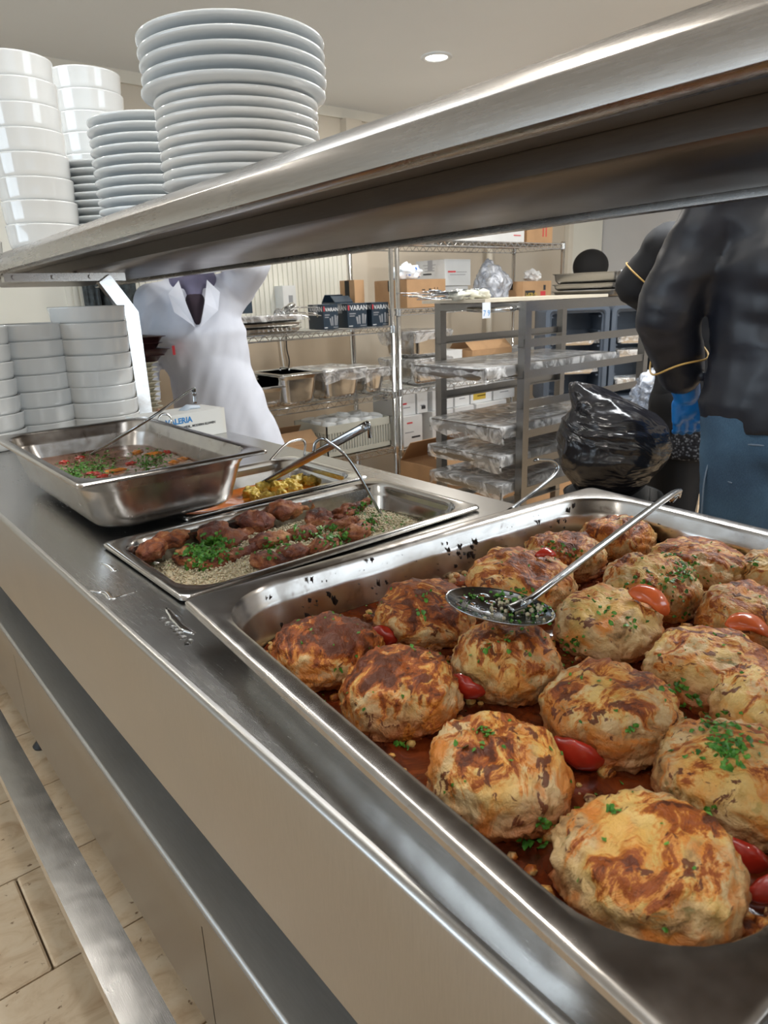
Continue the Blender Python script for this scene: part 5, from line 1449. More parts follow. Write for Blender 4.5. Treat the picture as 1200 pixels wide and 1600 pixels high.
for k, (a, b, lab) in enumerate(row):
    carton(lab, X(a, 2.90, 640), X(b, 2.90, 640), 2.90, 3.12, zC_ + h2 + .003, .135, 'card_white', 0, False, [(('p', 'ink_red', .1, .5, .45, .52, 'f'), ('p', 'ink_black', .4, .8, .15, .3, 'f'), ('p', 'ink_red', .3, .7, .5, .57, 'f'), ('p', 'card', .2, .7, .58, .68, 'f'), ('p', 'ink_yellow', .1, .7, .15, .5, 'f'), ('p', 'ink_black', .35, .55, .5, .75, 'f'))[k], ('p', 'ink_grey', .3, .7, .3, .34, 'f')], group='white cartons in the upper row')
# open brown carton on the floor
pc = on_y(625, 730, 2.62); carton('large open brown carton on the floor under the right rack, at its left', 2.40, 2.95, 2.42, 2.76, 0.0, .40, 'card', 0, True)
carton('open brown carton on the floor beneath the trolley trays', 3.02, 3.50, 2.40, 2.74, 0.0, .36, 'card', 0, True)

# ---------------------------------------------------------------- steel trolley with wrapped trays
TX0, TX1, TY0, TY1 = 2.09, 2.96, 1.68, 2.16
tr_ = thing('tray_trolley', 'grey steel tray trolley holding film-wrapped trays', 'trolley', (TX0, TY0, 0))
def tch(name, *b, bv=.002, mat='steel_dark'):
    x0, x1, y0, y1, z0, z1 = b; bm = NB(); box(bm, x0 - TX0, x1 - TX0, y0 - TY0, y1 - TY0, z0, z1); bevel(bm, bv, 2); return obj(name, bm, M[mat], tr_, auto=40)
ps = .034
for x in (TX0, TX1 - ps):
    for y in (TY0, TY1 - ps):
        tch('post', x, x + ps, y, y + ps, .09, 1.215)
for y in (TY0, TY1 - ps):
    tch('top_rail', TX0 + ps, TX1 - ps, y, y + ps, 1.18, 1.215); tch('bottom_rail', TX0 + ps, TX1 - ps, y, y + ps, .12, .155)
tch('top_rail', TX0, TX0 + ps, TY0 + ps, TY1 - ps, 1.185, 1.21) ; tch('top_rail', TX1 - ps, TX1, TY0 + ps, TY1 - ps, 1.18, 1.215)
tch('bottom_rail', TX1 - ps, TX1, TY0 + ps, TY1 - ps, .12, .155)
lv = [1.08, .965, .85, .735, .62, .505, .39, .275]
for z in lv:
    for y, s in ((TY0 + .004, 1), (TY1 - .004, -1)):
        bm = NB(); a, b = sorted((y, y + s * .003)); c_, d = sorted((y, y + s * .035))
        box(bm, .0, TX1 - TX0, a - TY0, b - TY0, z - .028, z); box(bm, .0, TX1 - TX0, c_ - TY0, d - TY0, z - .030, z - .028)
        obj('tray_slide', bm, M['steel_dark'], tr_)
for x in (TX0 + .03, TX1 - .03):
    for y in (TY0 + .03, TY1 - .03):
        bm = NB(); tube(bm, [(x - TX0, y - TY0 - .012, .045), (x - TX0, y - TY0 + .012, .045)], .045, 20); box(bm, x - TX0 - .02, x - TX0 + .02, y - TY0 - .018, y - TY0 + .018, .08, .092); obj('castor', bm, M['black_rubber'], tr_, auto=40)
bm = NB(); tube(bm, [(-.004, .05, 1.19), (-.03, .05, 1.19), (-.035, .16, 1.185), (-.03, .26, 1.19), (-.004, .26, 1.19)], .009, 10); obj('push_handle', bm, M['chrome'], tr_, True)
for k, (z, x, w, lab, sg) in enumerate(((.965, 2.34, .86, 'film-wrapped steel tray sticking out furthest on the upper trolley slides', .05), (.735, 2.42, .82, 'large film-wrapped tray halfway down the trolley', .07), (.62, 2.38, .76, 'film-wrapped tray second from the bottom of the wrapped ones', .05), (.505, 2.37, .72, 'lowest film-wrapped tray on the trolley, drooping film', .05))):
    sheet_tray(lab, x, (TY0 + TY1) / 2, z - .027, w, .395, .045, 'steel_dark', 0, 'wrapped_tray', 'film-wrapped trays on the trolley', True, 'tray', sg, k + 2)
# pale board with things on the trolley
bd = bbox_obj('work_board', 2.00, 2.80, 1.80, 2.14, 1.2155, 1.228, M['board'], None, .002); tag(bd, 'pale thin board laid across the top of the trolley', 'board')
p = on_y(759, 485, 1.80); o = bbox_obj('paper_label', p.x - .022, p.x + .022, 1.7965, 1.7975, p.z - .028, p.z + .028, M['paper'], None, 0)
tag(o, 'small white paper label with blue figures hanging below the board', 'label')
text_mesh('lettering', '7 9', .03, M['ink_blue'], o, Matrix.Translation((p.x - .018, 1.7963, p.z - .02)) @ Matrix.Rotation(pi / 2, 4, 'X'), .0001)
rr = random.Random(31)
def cutlery(px_, py_, n_, lab_, group, spread):
    c = on_y(px_, py_, 1.98)
    for k in range(n_):
        t = thing('fork' if group.startswith('fork') else 'spoon', lab_, 'cutlery', (c.x + rr.gauss(0, spread), 1.98 + rr.gauss(0, .03), 1.232 + .0052 * (k % 6)), radians(-25 + rr.gauss(0, 9)), group)
        bm = NB(); tube(bm, smooth_path([(-.09, 0, .002), (-.03, 0, .0), (.02, 0, .004), (.04, 0, .004)], 3), [.005, .0045, .004, .0035, .0028, .0026, .0026, .003, .003, .003], 6, True, .4); obj('handle', bm, M['tool'], t, True)
        bm = NB(); bmesh.ops.create_icosphere(bm, subdivisions=2, radius=1); bm.transform(Matrix.Diagonal((.03, .014, .004, 1))); bm.transform(Matrix.Translation((.065, 0, .006))); obj('head', bm, M['tool'], t, True)
cutlery(685, 470, 14, 'steel fork in the dark heap at the left end of the trolley board', 'forks heaped on the board', .022)
cutlery(722, 468, 8, 'steel spoon in the heap in the middle of the trolley board', 'spoons heaped on the board', .02)
for k, (px_, lab) in enumerate(((716, 'crumpled cloth napkin left of the spoons on the board'), (738, 'crumpled cloth napkin right of the spoons on the board'), (752, 'crumpled cream napkin in front of the translucent bag'))):
    me = lump_mesh('napkin', 60 + k, .032, M['crate'], 3, .5, 1.7, (1.3, .9, .55)); o = link('napkin', me); c = on_y(px_, 468, 1.93); o.location = (c.x, 1.93, 1.245); tag(o, lab, 'napkin', 'napkins on the trolley board')
# aluminium trays at the right end of the trolley top
for k in range(3):
    z = 1.2165 + k * .052 if k else 1.2165
    sheet_tray(['lowest steel tray stacked on the right end of the trolley top', 'middle steel tray stacked on the right end of the trolley top', 'top steel tray with paper on the right end of the trolley top'][k], 3.03 - .09, 1.95 + .0, 1.2165 + k * .030, .26, .34, .028 if k < 2 else .045, 'steel_dark', .04 * k)
o = bbox_obj('paper_note', 2.80, 2.88, 1.742, 1.745, 1.285, 1.325, M['card_white'], None, 0); o.rotation_euler = (0, 0, 0); tag(o, 'white paper note leaning on the steel trays on the trolley', 'paper')
# ---------------------------------------------------------------- insulated carriers
CRZ = radians(-40)
def carrier(label, c, w2, d, z0, z1, trays):
    """c: centre of the front face on the floor plan; front faces local -y"""
    t = thing('food_carrier', label, 'food carrier', (c.x, c.y, z0), CRZ, 'insulated front-loading carriers'); w = w2 / 2; h = z1 - z0; k = .032
    bm = NB()
    outer = [(x, z) for x, z in rrect(w, h / 2, .035, 6)]; inn = [(x, z) for x, z in rrect(w - k, h / 2 - k, .022, 6)]; inn2 = [(x, z) for x, z in rrect(w - k - .010, h / 2 - k - .010, .02, 6)]
    f = lambda P, y: [(a, y, b + h / 2) for a, b in P]
    V = loft(bm, [f(outer, d), f(outer, .012), f([(a * .985, b * .985) for a, b in outer], 0), f([(a * 1.03, b * 1.03) for a, b in inn], 0), f(inn, .008), f(inn, .02), f(inn2, .024), f(inn2, d - .04)])
    bm.faces.new(V[0][::-1]); bm.faces.new(V[-1]); bmesh.ops.recalc_face_normals(bm, faces=bm.faces)
    obj('shell', bm, M['carrier'], t, auto=40)
    for s in (-1, 1):
        for q in range(6):
            bm = NB(); z = k + .02 + q * (h - 2 * k) / 6; a, b = sorted((s * (w - k - .0105), s * (w - k - .024))); box(bm, a, b, .04, d - .05, z + .03, z + .04)
            obj('runner', bm, M['carrier'], t)
    R_ = Matrix.Rotation(CRZ, 3, 'Z')
    for q in trays:
        z = k + .02 + q * (h - 2 * k) / 6; p = c + R_ @ Vector((0, .02 + (d - .08) / 2, 0))
        sheet_tray('film-wrapped tray on runner %s of the %s' % (['one', 'two', 'three', 'four', 'five', 'six'][q], label.replace('blue-grey ', '')), p.x, p.y, z0 + z + .0415, 2 * (w - k - .02), d - .10, .05, 'steel_pan', CRZ, 'wrapped_tray', None, True, 'tray', .02, q + 30)
yc = 2.52
cl = on_y(901, 540, yc); cl.z = 0
Dc = -(RV.transposed() @ (cl - Vector((0, 0, ZC)))).z
cw = 92 / FPX * Dc * 1.02
ex = Matrix.Rotation(CRZ, 3, 'Z') @ Vector((1, 0, 0)); cr = cl + ex * (cw + .008)
zt1, zb1 = Zy(900, 478, yc), Zy(900, 632, yc)
carrier('blue-grey upper left food carrier', cl, cw, .30, zb1, zt1, [1, 3])
carrier('blue-grey upper right food carrier', cr, cw, .30, zb1, zt1, [0, 2, 3])
carrier('blue-grey lower left food carrier', cl, cw, .30, .06, zb1 - .002, [])
carrier('blue-grey lower right food carrier', cr, cw, .30, .06, zb1 - .002, [])
bm = NB(); box(bm, -cw / 2, cw * 1.5 + .008, 0, .30, 0, .0595); bevel(bm, .004, 1); o = obj('floor_dolly', bm, M['bin'], None); o.location = cl; o.rotation_euler = (0, 0, CRZ); tag(o, 'black dolly under the food carriers', 'dolly')
# ---------------------------------------------------------------- bin and black bag
cb = Vector((0, 0, ZC)) + ray(962, 690) * 2.12
t = thing('waste_bin', 'black plastic bin with a blue label under the black bag', 'bin', (cb.x, cb.y, 0))
bm = NB(); lathe(bm, [(0, .0), (.11, 0), (.12, .01), (.145, .62), (.15, .64), (.140, .64), (.115, .02), (0, .02)], 32); obj('tub', bm, M['bin'], t, True)
lab_ang = math.atan2(-cb.y, -cb.x) + radians(38)
lm = Matrix.Rotation(lab_ang + pi / 2, 4, 'Z')
def on_bin(ang, z): r = .120 + .025 * (z - .01) / .61; return Vector((cos(ang) * (r + .0015), sin(ang) * (r + .0015), z))
def curved_patch(a0, a1, z0, z1, mat, name, off=0):
    bm = NB(); n_ = 8; A = []; B = []
    for k in range(n_ + 1):
        a = a0 + (a1 - a0) * k / n_; p, q = on_bin(a, z0), on_bin(a, z1); e = Vector((cos(a), sin(a), 0)) * off; A.append(bm.verts.new(p + e)); B.append(bm.verts.new(q + e))
    for k in range(n_): bm.faces.new((A[k], A[k + 1], B[k + 1], B[k]))
    obj(name, bm, mat, t, True)
M['ink_navy'] = plain('navy label', (.01, .02, .16), .5)
curved_patch(lab_ang - .28, lab_ang + .28, .50, .60, M['ink_navy'], 'label_patch')
curved_patch(lab_ang + .0, lab_ang + .26, .512, .536, M['ink_white'], 'label_patch', .001); curved_patch(lab_ang - .24, lab_ang + .05, .515, .545, M['ink_blue'], 'label_patch', .001)
curved_patch(lab_ang - .22, lab_ang + .12, .556, .568, M['ink_white'], 'label_patch', .001); curved_patch(lab_ang - .18, lab_ang + .08, .571, .582, M['ink_grey'], 'label_patch', .001)
def bagshape():
    bm = NB(); bmesh.ops.create_icosphere(bm, subdivisions=6, radius=1)
    for v in bm.verts:
        n_ = v.co.normalized(); a = math.atan2(n_.y, n_.x)
        r = 1 + .10 * fbm(n_ * 1.2 + Vector((3, 8, 1)), 2) + .045 * (1 - abs(noise.noise(Vector((n_.x * 1.6, n_.y * 1.6, n_.z * 4.5 + .5))) * 2)) + .012 * noise.noise(n_ * 6)
        w = .158
        v.co = Vector((n_.x * w, n_.y * w, n_.z * .165)) * r
        if n_.z < -.2: 
            k = (-.2 - n_.z); v.co.x *= 1 - .15 * k; v.co.y *= 1 - .15 * k
        if n_.z > .45:
            k = (n_.z - .45) / .55; v.co.x = v.co.x * (1 - .25 * k) - .06 * k * k; v.co.y = v.co.y * (1 - .25 * k) + .10 * k * k; v.co.z += .015 * k * k * (1 + .3 * sin(a * 4))
        v.co.z = max(v.co.z, -.150)
    return bm
o = obj('rubbish_bag', bagshape(), M['bin_liner'], None, True); o.location = (cb.x - .005, cb.y + .01, .64 + .151); tag(o, 'bulging glossy black rubbish bag on the bin in front of the trolley', 'bag')
bm = NB(); bmesh.ops.create_icosphere(bm, subdivisions=4, radius=1)
for v in bm.verts:
    n_ = v.co.normalized(); v.co = Vector((n_.x * .11, n_.y * .1, n_.z * .10)) * (1 + .3 * fbm(n_ * 2.5 + Vector((1, 4, 6)), 4)); v.co.z = max(v.co.z, -.07)
c = Vector((0, 0, ZC)) + ray(1036, 612) * 2.85
stn = bbox_obj('side_table', c.x - .16, c.x + .16, c.y - .14, c.y + .14, 0, .0, M['steel_dark'], None, 0) if False else None
t = thing('side_table', 'small steel side table behind the black bag', 'table', (c.x, c.y, 0))
for sx in (-1, 1):
    for sy_ in (-1, 1): bm = NB(); tube(bm, [(sx * .13, sy_ * .12, 0), (sx * .13, sy_ * .12, c.z - .10)], .012, 8); obj('leg', bm, M['steel_dark'], t, True)
bm = NB(); box(bm, -.15, .15, -.14, .14, c.z - .10, c.z - .08); obj('table_top', bm, M['steel_dark'], t)
o = obj('plastic_bag', bm_ if False else (lambda: (bm_c))() if False else (lambda b: b)(NB()), None) if False else None
bm = NB(); bmesh.ops.create_icosphere(bm, subdivisions=5, radius=1)
for v in bm.verts:
    n_ = v.co.normalized(); v.co = Vector((n_.x * .12, n_.y * .11, n_.z * .10)) * (1 + .3 * fbm(n_ * 2.5 + Vector((1, 4, 6)), 4)); v.co.z = max(v.co.z, -.075)
o = obj('plastic_bag', bm, M['bag_clear'], None, True); o.location = (c.x, c.y, c.z - .004); tag(o, 'crumpled clear plastic wrapping between the black bag and the black sleeve', 'bag')
# coats on the wall at the left and a paper notice
def hanging_coat(name, label, pxa, pxb, z1, z0, mat, y):
    xa_, xb_ = X(pxa, y, 470), X(pxb, y, 470); bm = NB(); n1, n2 = 60, 24; rings = []
    for j in range(n2 + 1):
        z = z1 + (z0 - z1) * j / n2; w = (xb_ - xa_) / 2 * (.82 + .18 * min(1, j / 5)); ring = []
        for k in range(n1):
            a = 2 * pi * k / n1; r = 1 + .22 * sin(a * 9 + j * .05) * min(1, j / 8 + .2) + .1 * noise.noise(Vector((cos(a) * 2, sin(a) * 2, j * .15)))
            ring.append(((xa_ + xb_) / 2 + cos(a) * w * (1 + .06 * (r - 1)), y + sin(a) * .055 * r, z))
        rings.append(ring)
    loft(bm, rings, True, True); o = obj(name, bm, mat, None, True); return tag(o, label, 'coat')
hanging_coat('wool_coat', 'dark grey wool coat hanging on the wall above the left bowls', 133, 156, 1.62, .75, M['coat_grey'], RY1 - .07)
hanging_coat('wool_coat', 'darker wool coat hanging beside the grey one, behind the shelf post', 159, 215, 1.62, .78, M['coat_grey'], RY1 - .07)
bm = NB(); tube(bm, [(X(130, RY1 - .03), RY1 - .03, 1.635), (X(218, RY1 - .03), RY1 - .03, 1.635)], .012, 8); tag(obj('coat_rail', bm, M['tray_brown'], None, True), 'dark rail on the wall from which the wool coats hang', 'rail')
for k, (a, b, c_, d, lab) in enumerate(((40, 103, 440, 467, 'pale blue-white paper notice on the wall above the left bowls'), (-30, 8, 420, 518, 'white paper sheet on the wall at the left edge of the picture'))):
    p0, p1 = on_y(a, d, RY1 - .004), on_y(b, c_, RY1 - .004)
    tag(bbox_obj('paper_notice', p0.x, p1.x, RY1 - .004, RY1 - .002, p0.z, p1.z, M['paper'], None, 0), lab, 'paper')
# ---------------------------------------------------------------- people
def rig(scale_h, loc, rz, P):
    """returns function mapping body-local metres (x right, y forward, z up; for 1.70 m body) to world"""
    k = scale_h / 1.70
    Mx = Matrix.Translation(loc) @ Matrix.Rotation(rz, 4, 'Z') @ Matrix.Scale(k, 4)
    return Mx
def body_caps(P, infl=0.0, parts=('torso', 'arms', 'legs')):
    """capsules for the body parts, radius inflated"""
    L = []
    if 'torso' in parts:
        L += [(P['pelvis'], P['waist'], .135 + infl, .120 + infl, .80, 1), (P['waist'], P['chest'], .120 + infl, .145 + infl, .76, 1), (P['chest'], P['uchest'], .145 + infl, .115 + infl, .72, 1)]
        for s in 'lr': L += [(P['uchest'], P['sh_' + s], .085 + infl, .062 + infl, 1, 0), (P['chest'], P['sh_' + s], .10 + infl, .060 + infl, 1, 0)]
    if 'arms' in parts:
        for s in 'lr': L += [(P['sh_' + s], P['el_' + s], .056 + infl, .043 + infl, 1, 0), (P['el_' + s], P['wr_' + s], .042 + infl, .028 + infl, 1, 0)]
    if 'legs' in parts:
        for s in 'lr': L += [(P['hip_' + s], P['kn_' + s], .090 + infl, .060 + infl, 1, 0), (P['kn_' + s], P['an_' + s], .056 + infl, .040 + infl, 1, 0), (P['pelvis'], P['hip_' + s], .12 + infl, .095 + infl, 1, 0)]
    return L
def caps_bm(L):
    bm = NB()
    for a, b, r0, r1, sq, wide in L:
        capsule(bm, a, b, r0 * (1.25 if wide else 1), r1 * (1.25 if wide else 1), 16, 1.0) if not wide else capsule_wide(bm, a, b, r0, r1)
    return bm
def capsule_wide(bm, a, b, r0, r1):
    k = len(bm.verts); capsule(bm, a, b, r0, r1, 20, 1.0, (1, 0, 0)); bm.verts.ensure_lookup_table()
    mid = (Vector(a) + Vector(b)) / 2
    for v in bm.verts[k:]:
        v.co.x = mid.x + (v.co.x - mid.x) * 1.28; v.co.y = mid.y + (v.co.y - mid.y) * .86
def hand(bm, w, d, side, curl=.5, s=1.0, roll=(0, 0, 1)):
    """w wrist point, d direction of the hand, side = thumb direction"""
    w = Vector(w); d = Vector(d).normalized(); sd = Vector(side); sd = (sd - d * sd.dot(d)).normalized(); n_ = d.cross(sd)
    capsule(bm, w - d * .01, w + d * .045 * s, .024 * s, .033 * s, 14, .55, n_); capsule(bm, w + d * .03 * s + sd * .018 * s, w + d * .078 * s + sd * .022 * s, .020 * s, .015 * s, 10, .8, n_); capsule(bm, w + d * .03 * s - sd * .018 * s, w + d * .074 * s - sd * .026 * s, .020 * s, .014 * s, 10, .8, n_)
    for k, (o, l) in enumerate(((.030, .072), (.011, .080), (-.009, .074), (-.028, .058))):
        p = w + d * .080 * s + sd * o * s; c1 = curl * .6; dd = (d * cos(c1) - n_ * sin(c1)).normalized(); q = p + dd * l * .45 * s; c2 = curl * 1.5; d2 = (d * cos(c2) - n_ * sin(c2)).normalized(); r_ = q + d2 * l * .32 * s; c3 = curl * 2.1; d3 = (d * cos(c3) - n_ * sin(c3)).normalized(); t_ = r_ + d3 * l * .25 * s
        capsule(bm, p - d * .02 * s, q, .0098 * s, .0090 * s, 10); capsule(bm, q, r_, .0090 * s, .0082 * s, 10); capsule(bm, r_, t_, .0082 * s, .0070 * s, 10)
    p = w + d * .022 * s + sd * .026 * s; q = p + (d * .6 + sd * .8).normalized() * .040 * s - n_ * .006; t_ = q + (d * .9 + sd * .35).normalized() * .030 * s - n_ * .006
    capsule(bm, p - sd * .01, q, .013 * s, .011 * s, 10); capsule(bm, q, t_, .0105 * s, .0085 * s, 10)
def head_bm(bm, c, fwd, s=1.0):
    """c = head centre (eye height)"""
    c = Vector(c); f = Vector(fwd).normalized(); u = Vector((0, 0, 1)); r = f.cross(u).normalized(); u = r.cross(f)
    Mx = Matrix((r, f, u)).transposed().to_4x4(); k0 = len(bm.verts)
    g = bmesh.ops.create_icosphere(bm, subdivisions=4, radius=1)
    for v in g['verts']:
        p = v.co.copy(); z = p.z * .115; w = 1 - .28 * max(0, -p.z) ** 1.5
        v.co = Vector((p.x * .076 * w, p.y * .095 * (1 - .10 * max(0, -p.z)) + (.012 if p.z < -.3 and p.y > 0 else 0), z))
    capsule(bm, (0, .082, .012), (0, .108, -.018), .010, .014, 8)     # nose
    capsule(bm, (-.018, .088, -.052), (.018, .088, -.052), .008, .008, 8)     # lips
    for sx in (-1, 1):
        capsule(bm, (sx * .032, .076, .008), (sx * .034, .078, .008), .012, .012, 8); capsule(bm, (sx * .076, -.004, .018), (sx * .074, .0, -.028), .012, .008, 8)
        capsule(bm, (sx * .046, .078, .027), (sx * .018, .088, .027), .006, .007, 6)
    capsule(bm, (0, .07, -.098), (0, .075, -.094), .022, .018, 8)     # chin
    bm.verts.ensure_lookup_table()
    for v in bm.verts[k0:]: v.co = c + (Mx @ (v.co * s))
def finish(me, Mx, name, mat, parent, loc):
    me.transform(Matrix.Translation(-Vector(loc)) @ Mx); me.materials.clear(); me.materials.append(mat)
    return link(name, me, None, parent)
def base_pose(**k):
    P = dict(pelvis=(0, 0, .93), waist=(0, 0, 1.06), chest=(0, 0, 1.24), uchest=(0, -.005, 1.37), neck=(0, 0, 1.46), sh_l=(-.185, 0, 1.385), sh_r=(.185, 0, 1.385),
             el_l=(-.24, -.02, 1.10), el_r=(.24, -.02, 1.10), wr_l=(-.22, .10, .88), wr_r=(.22, .10, .88), hip_l=(-.09, 0, .90), hip_r=(.09, 0, .90), kn_l=(-.10, .01, .50), kn_r=(.10, .01, .50), an_l=(-.10, -.02, .09), an_r=(.10, -.02, .09), head=(0, .02, 1.585))
    P.update(k); return P
def shoes(P, Mx, loc, parent, mat):
    for s in 'lr':
        a = Vector(P['an_' + s]); bm = NB(); capsule(bm, (a.x, a.y - .03, .045), (a.x, a.y + .15, .038), .043, .036, 12); 
        for v in bm.verts: v.co.z = max(v.co.z, .002)
        me = remeshed(bm, .012, 2); finish(me, Mx, 'shoe', mat, parent, loc)
def person(label, h, loc, rz, P, skin_parts=('torso', 'arms', 'legs'), fwd=(0, 1, 0), face=True):
    loc = Vector(loc); Mx = Matrix.Translation(loc) @ Matrix.Rotation(rz, 4, 'Z') @ Matrix.Scale(h / 1.70, 4)
    t = thing('person', label, 'person', loc, 0)
    bm = caps_bm(body_caps(P, -.012)); capsule(bm, P['uchest'], P['head'], .062, .052, 14)
    head_bm(bm, P['head'], fwd)
    me = remeshed(bm, .0125, 3)
    finish(me, Mx, 'body', M['skin'], t, loc)
    return t, Mx, loc
# --- person in white coat behind the counter, right arm raised to the shelf
Pw = base_pose(sh_r=(.165, 0, 1.375), sh_l=(-.175, .0, 1.41), el_r=(.225, -.03, 1.14), wr_r=(.23, .05, .96), el_l=(-.235, .14, 1.52), wr_l=(-.03, .26, 1.60),
               pelvis=(-.05, -.02, .93), waist=(-.03, -.01, 1.06), hip_l=(-.14, -.02, .90), hip_r=(.04, -.02, .90), kn_l=(-.17, 0, .5), kn_r=(.01, 0, .5), an_l=(-.18, -.02, .09), an_r=(0, -.02, .09))
wl = Vector((1.235, 2.60, 0)); wr = radians(180 - 25)
# the figure faces the camera side of the counter
tw, Mw, wl = person('person in a long white coat and dark scarf, one arm raised, behind the counter', 1.56, wl, wr, Pw)
bm = caps_bm(body_caps(Pw, .016, ('torso',)) + [(Pw['sh_r'], Pw['el_r'], .066, .060, 1, 0), (Pw['el_r'], tuple(Vector(Pw['el_r']).lerp(Vector(Pw['wr_r']), .8)), .056, .048, 1, 0), (Pw['sh_l'], Pw['el_l'], .082, .084, 1, 0), (Pw['el_l'], tuple(Vector(Pw['el_l']).lerp(Vector(Pw['wr_l']), .7)), .076, .060, 1, 0)])
rings = []
for j in range(26):
    z = 1.16 - j * (1.16 - .42) / 25; k = j / 25
    wx = .150 + .115 * k ** .8; wy = .120 + .10 * k
    rings.append([(cos(a) * wx * (1 + .035 * sin(a * 7 + 1) * k * 2) - .02 - .15 * k, sin(a) * wy * (1 + .05 * sin(a * 9) * k * 2), z) for a in [2 * pi * q / 72 for q in range(72)]])
loft(bm, rings, True, True)
me = remeshed(bm, .011, 3)
displace(me, lambda c, n_: n_ * (.008 * fbm((c.x * 6 + c.z * 3, c.y * 6, c.z * 2.4), 3) + .004 * noise.noise(Vector((c.x * 26 + c.z * 9, c.y * 20, c.z * 6)))))
coat = finish(me, Mw, 'coat', M['coat_white'], tw, wl)
def wchild(bm, name, mat, vox=.006, it=2):
    return finish(remeshed(bm, vox, it), Mw, name, mat, tw, wl)
# collar lapels, placket, pocket, name tag
for s in (-1, 1):
    bm = NB(); P_ = [Vector((s * .055, .10, 1.45)), Vector((s * .10, .135, 1.40)), Vector((s * .085, .165, 1.33)), Vector((s * .01, .178, 1.27)), Vector((s * .035, .155, 1.36))]
    a = [bm.verts.new(p) for p in P_]; b = [bm.verts.new(p + Vector((0, .012, .0))) for p in P_]
    bm.faces.new(a); bm.faces.new(b[::-1])
    for k in range(5): bm.faces.new((a[k], b[k], b[(k + 1) % 5], a[(k + 1) % 5]))
    me = bpy.data.meshes.new('lapel'); bmesh.ops.recalc_face_normals(bm, faces=bm.faces); bm.to_mesh(me); bm.free(); finish(me, Mw, 'lapel', M['coat_white'], tw, wl)
bm = NB(); capsule(bm, (-.045, .06, 1.455), (.045, .06, 1.455), .05, .05, 14); capsule(bm, (0, .085, 1.44), (0, .11, 1.36), .045, .02, 12); capsule(bm, (0, 0, 1.47), (0, 0, 1.56), .085, .09, 16)
wchild(bm, 'scarf', M['scarf'])
bm = NB(); capsule(bm, (0, .10, 1.37), (0, .142, 1.29), .040, .014, 12); wchild(bm, 'shirt', M['dark_cloth'])
def cloth_bm(c, r):
    bm = NB(); head_c = Vector(c); g = bmesh.ops.create_icosphere(bm, subdivisions=4, radius=1)
    for v in g['verts']: p = v.co.copy(); v.co = head_c + Vector((p.x * r * .86, p.y * r * (1.02 if p.y < 0 else .80) - .012, p.z * r * 1.12))
    return bm
finish(remeshed(cloth_bm((0, .02, 1.60), .112), .01, 2), Mw, 'headscarf', M['scarf'], tw, wl)
bm = NB(); box(bm, .095, .105, .150, .158, 1.205, 1.235) if False else box(bm, .100, .110, .125, .165, 1.165, 1.200); me = bpy.data.meshes.new('pen'); bm.to_mesh(me); bm.free(); finish(me, Mw, 'pocket_mark', M['ink_red'], tw, wl)
for s in (-1, 1):
    bm = NB(); hand(bm, Pw['wr_l'] if s > 0 else Pw['wr_r'], (.6, .2, .3) if s > 0 else (0, .3, -1), (0, .3, 1) if s > 0 else (-1, 1, 0), .4); finish(remeshed(bm, .0045, 1), Mw, 'hand', M['skin'], tw, wl)
bm = caps_bm([(Pw['kn_' + s], Pw['an_' + s], .062, .055, 1, 0) for s in 'lr']); finish(remeshed(bm, .014, 2), Mw, 'trousers', M['black_cloth'], tw, wl)
shoes(Pw, Mw, wl, tw, M['black_cloth'])

# --- person in black jacket and jeans, back to the camera, at the right
mp = Vector((0, 0, ZC)) + ray(1195, 690) * 1.74
ml = Vector((mp.x + .07, mp.y - .025, 0)); mr = math.atan2(mp.y, mp.x) - pi / 2 + radians(12)
Pm = base_pose(kn_l=(-.088, .01, .50), kn_r=(.075, .01, .50), hip_l=(-.085, 0, .90), hip_r=(.08, 0, .90), an_l=(-.09, -.02, .09), an_r=(.08, -.02, .09), sh_l=(-.19, .0, 1.40), el_l=(-.30, .02, 1.14), wr_l=(-.225, .13, .935), sh_r=(.19, 0, 1.40), el_r=(.27, .05, 1.12), wr_r=(.15, .25, 1.0))
tm_, Mm, ml = person('person in a black padded jacket and blue jeans with blue gloves, seen from behind', 1.76, ml, mr, Pm)
wrp = Vector(Pm['wr_l']); elp = Vector(Pm['el_l']); 
bm = caps_bm(body_caps(Pm, .030, ('torso',)) + [(Pm['sh_l'], Pm['el_l'], .084, .074, 1, 0), (Pm['el_l'], tuple(elp.lerp(wrp, .72)), .073, .060, 1, 0), (Pm['sh_r'], Pm['el_r'], .088, .080, 1, 0), (Pm['el_r'], tuple(Vector(Pm['el_r']).lerp(Vector(Pm['wr_r']), .85)), .078, .070, 1, 0)])
rings = []
for j in range(14):
    z = 1.10 - j * (1.10 - .865) / 13; k = j / 13
    rings.append([(cos(a) * (.175 + .012 * k - .010 * (k > .85)), sin(a) * (.140 + .006 * k), z) for a in [2 * pi * q / 64 for q in range(64)]])
loft(bm, rings, True, True)
me = remeshed(bm, .010, 3)
def folds(c, n_):
    return n_ * min(1, max(0, (c.z - .90) * 8)) * (.008 * fbm((c.x * 4, c.y * 4 + 3, c.z * 9), 3) + .005 * (1 - abs(noise.noise(Vector((c.x * 7 + c.z * 6, c.y * 7, c.z * 13)))) * 3))
for v in me.vertices: v.co.z = max(v.co.z, .862 + .03 * max(0, min(1, v.co.x * 3 + .5)))
displace(me, folds)
finish(me, Mm, 'jacket', M['jacket'], tm_, ml)
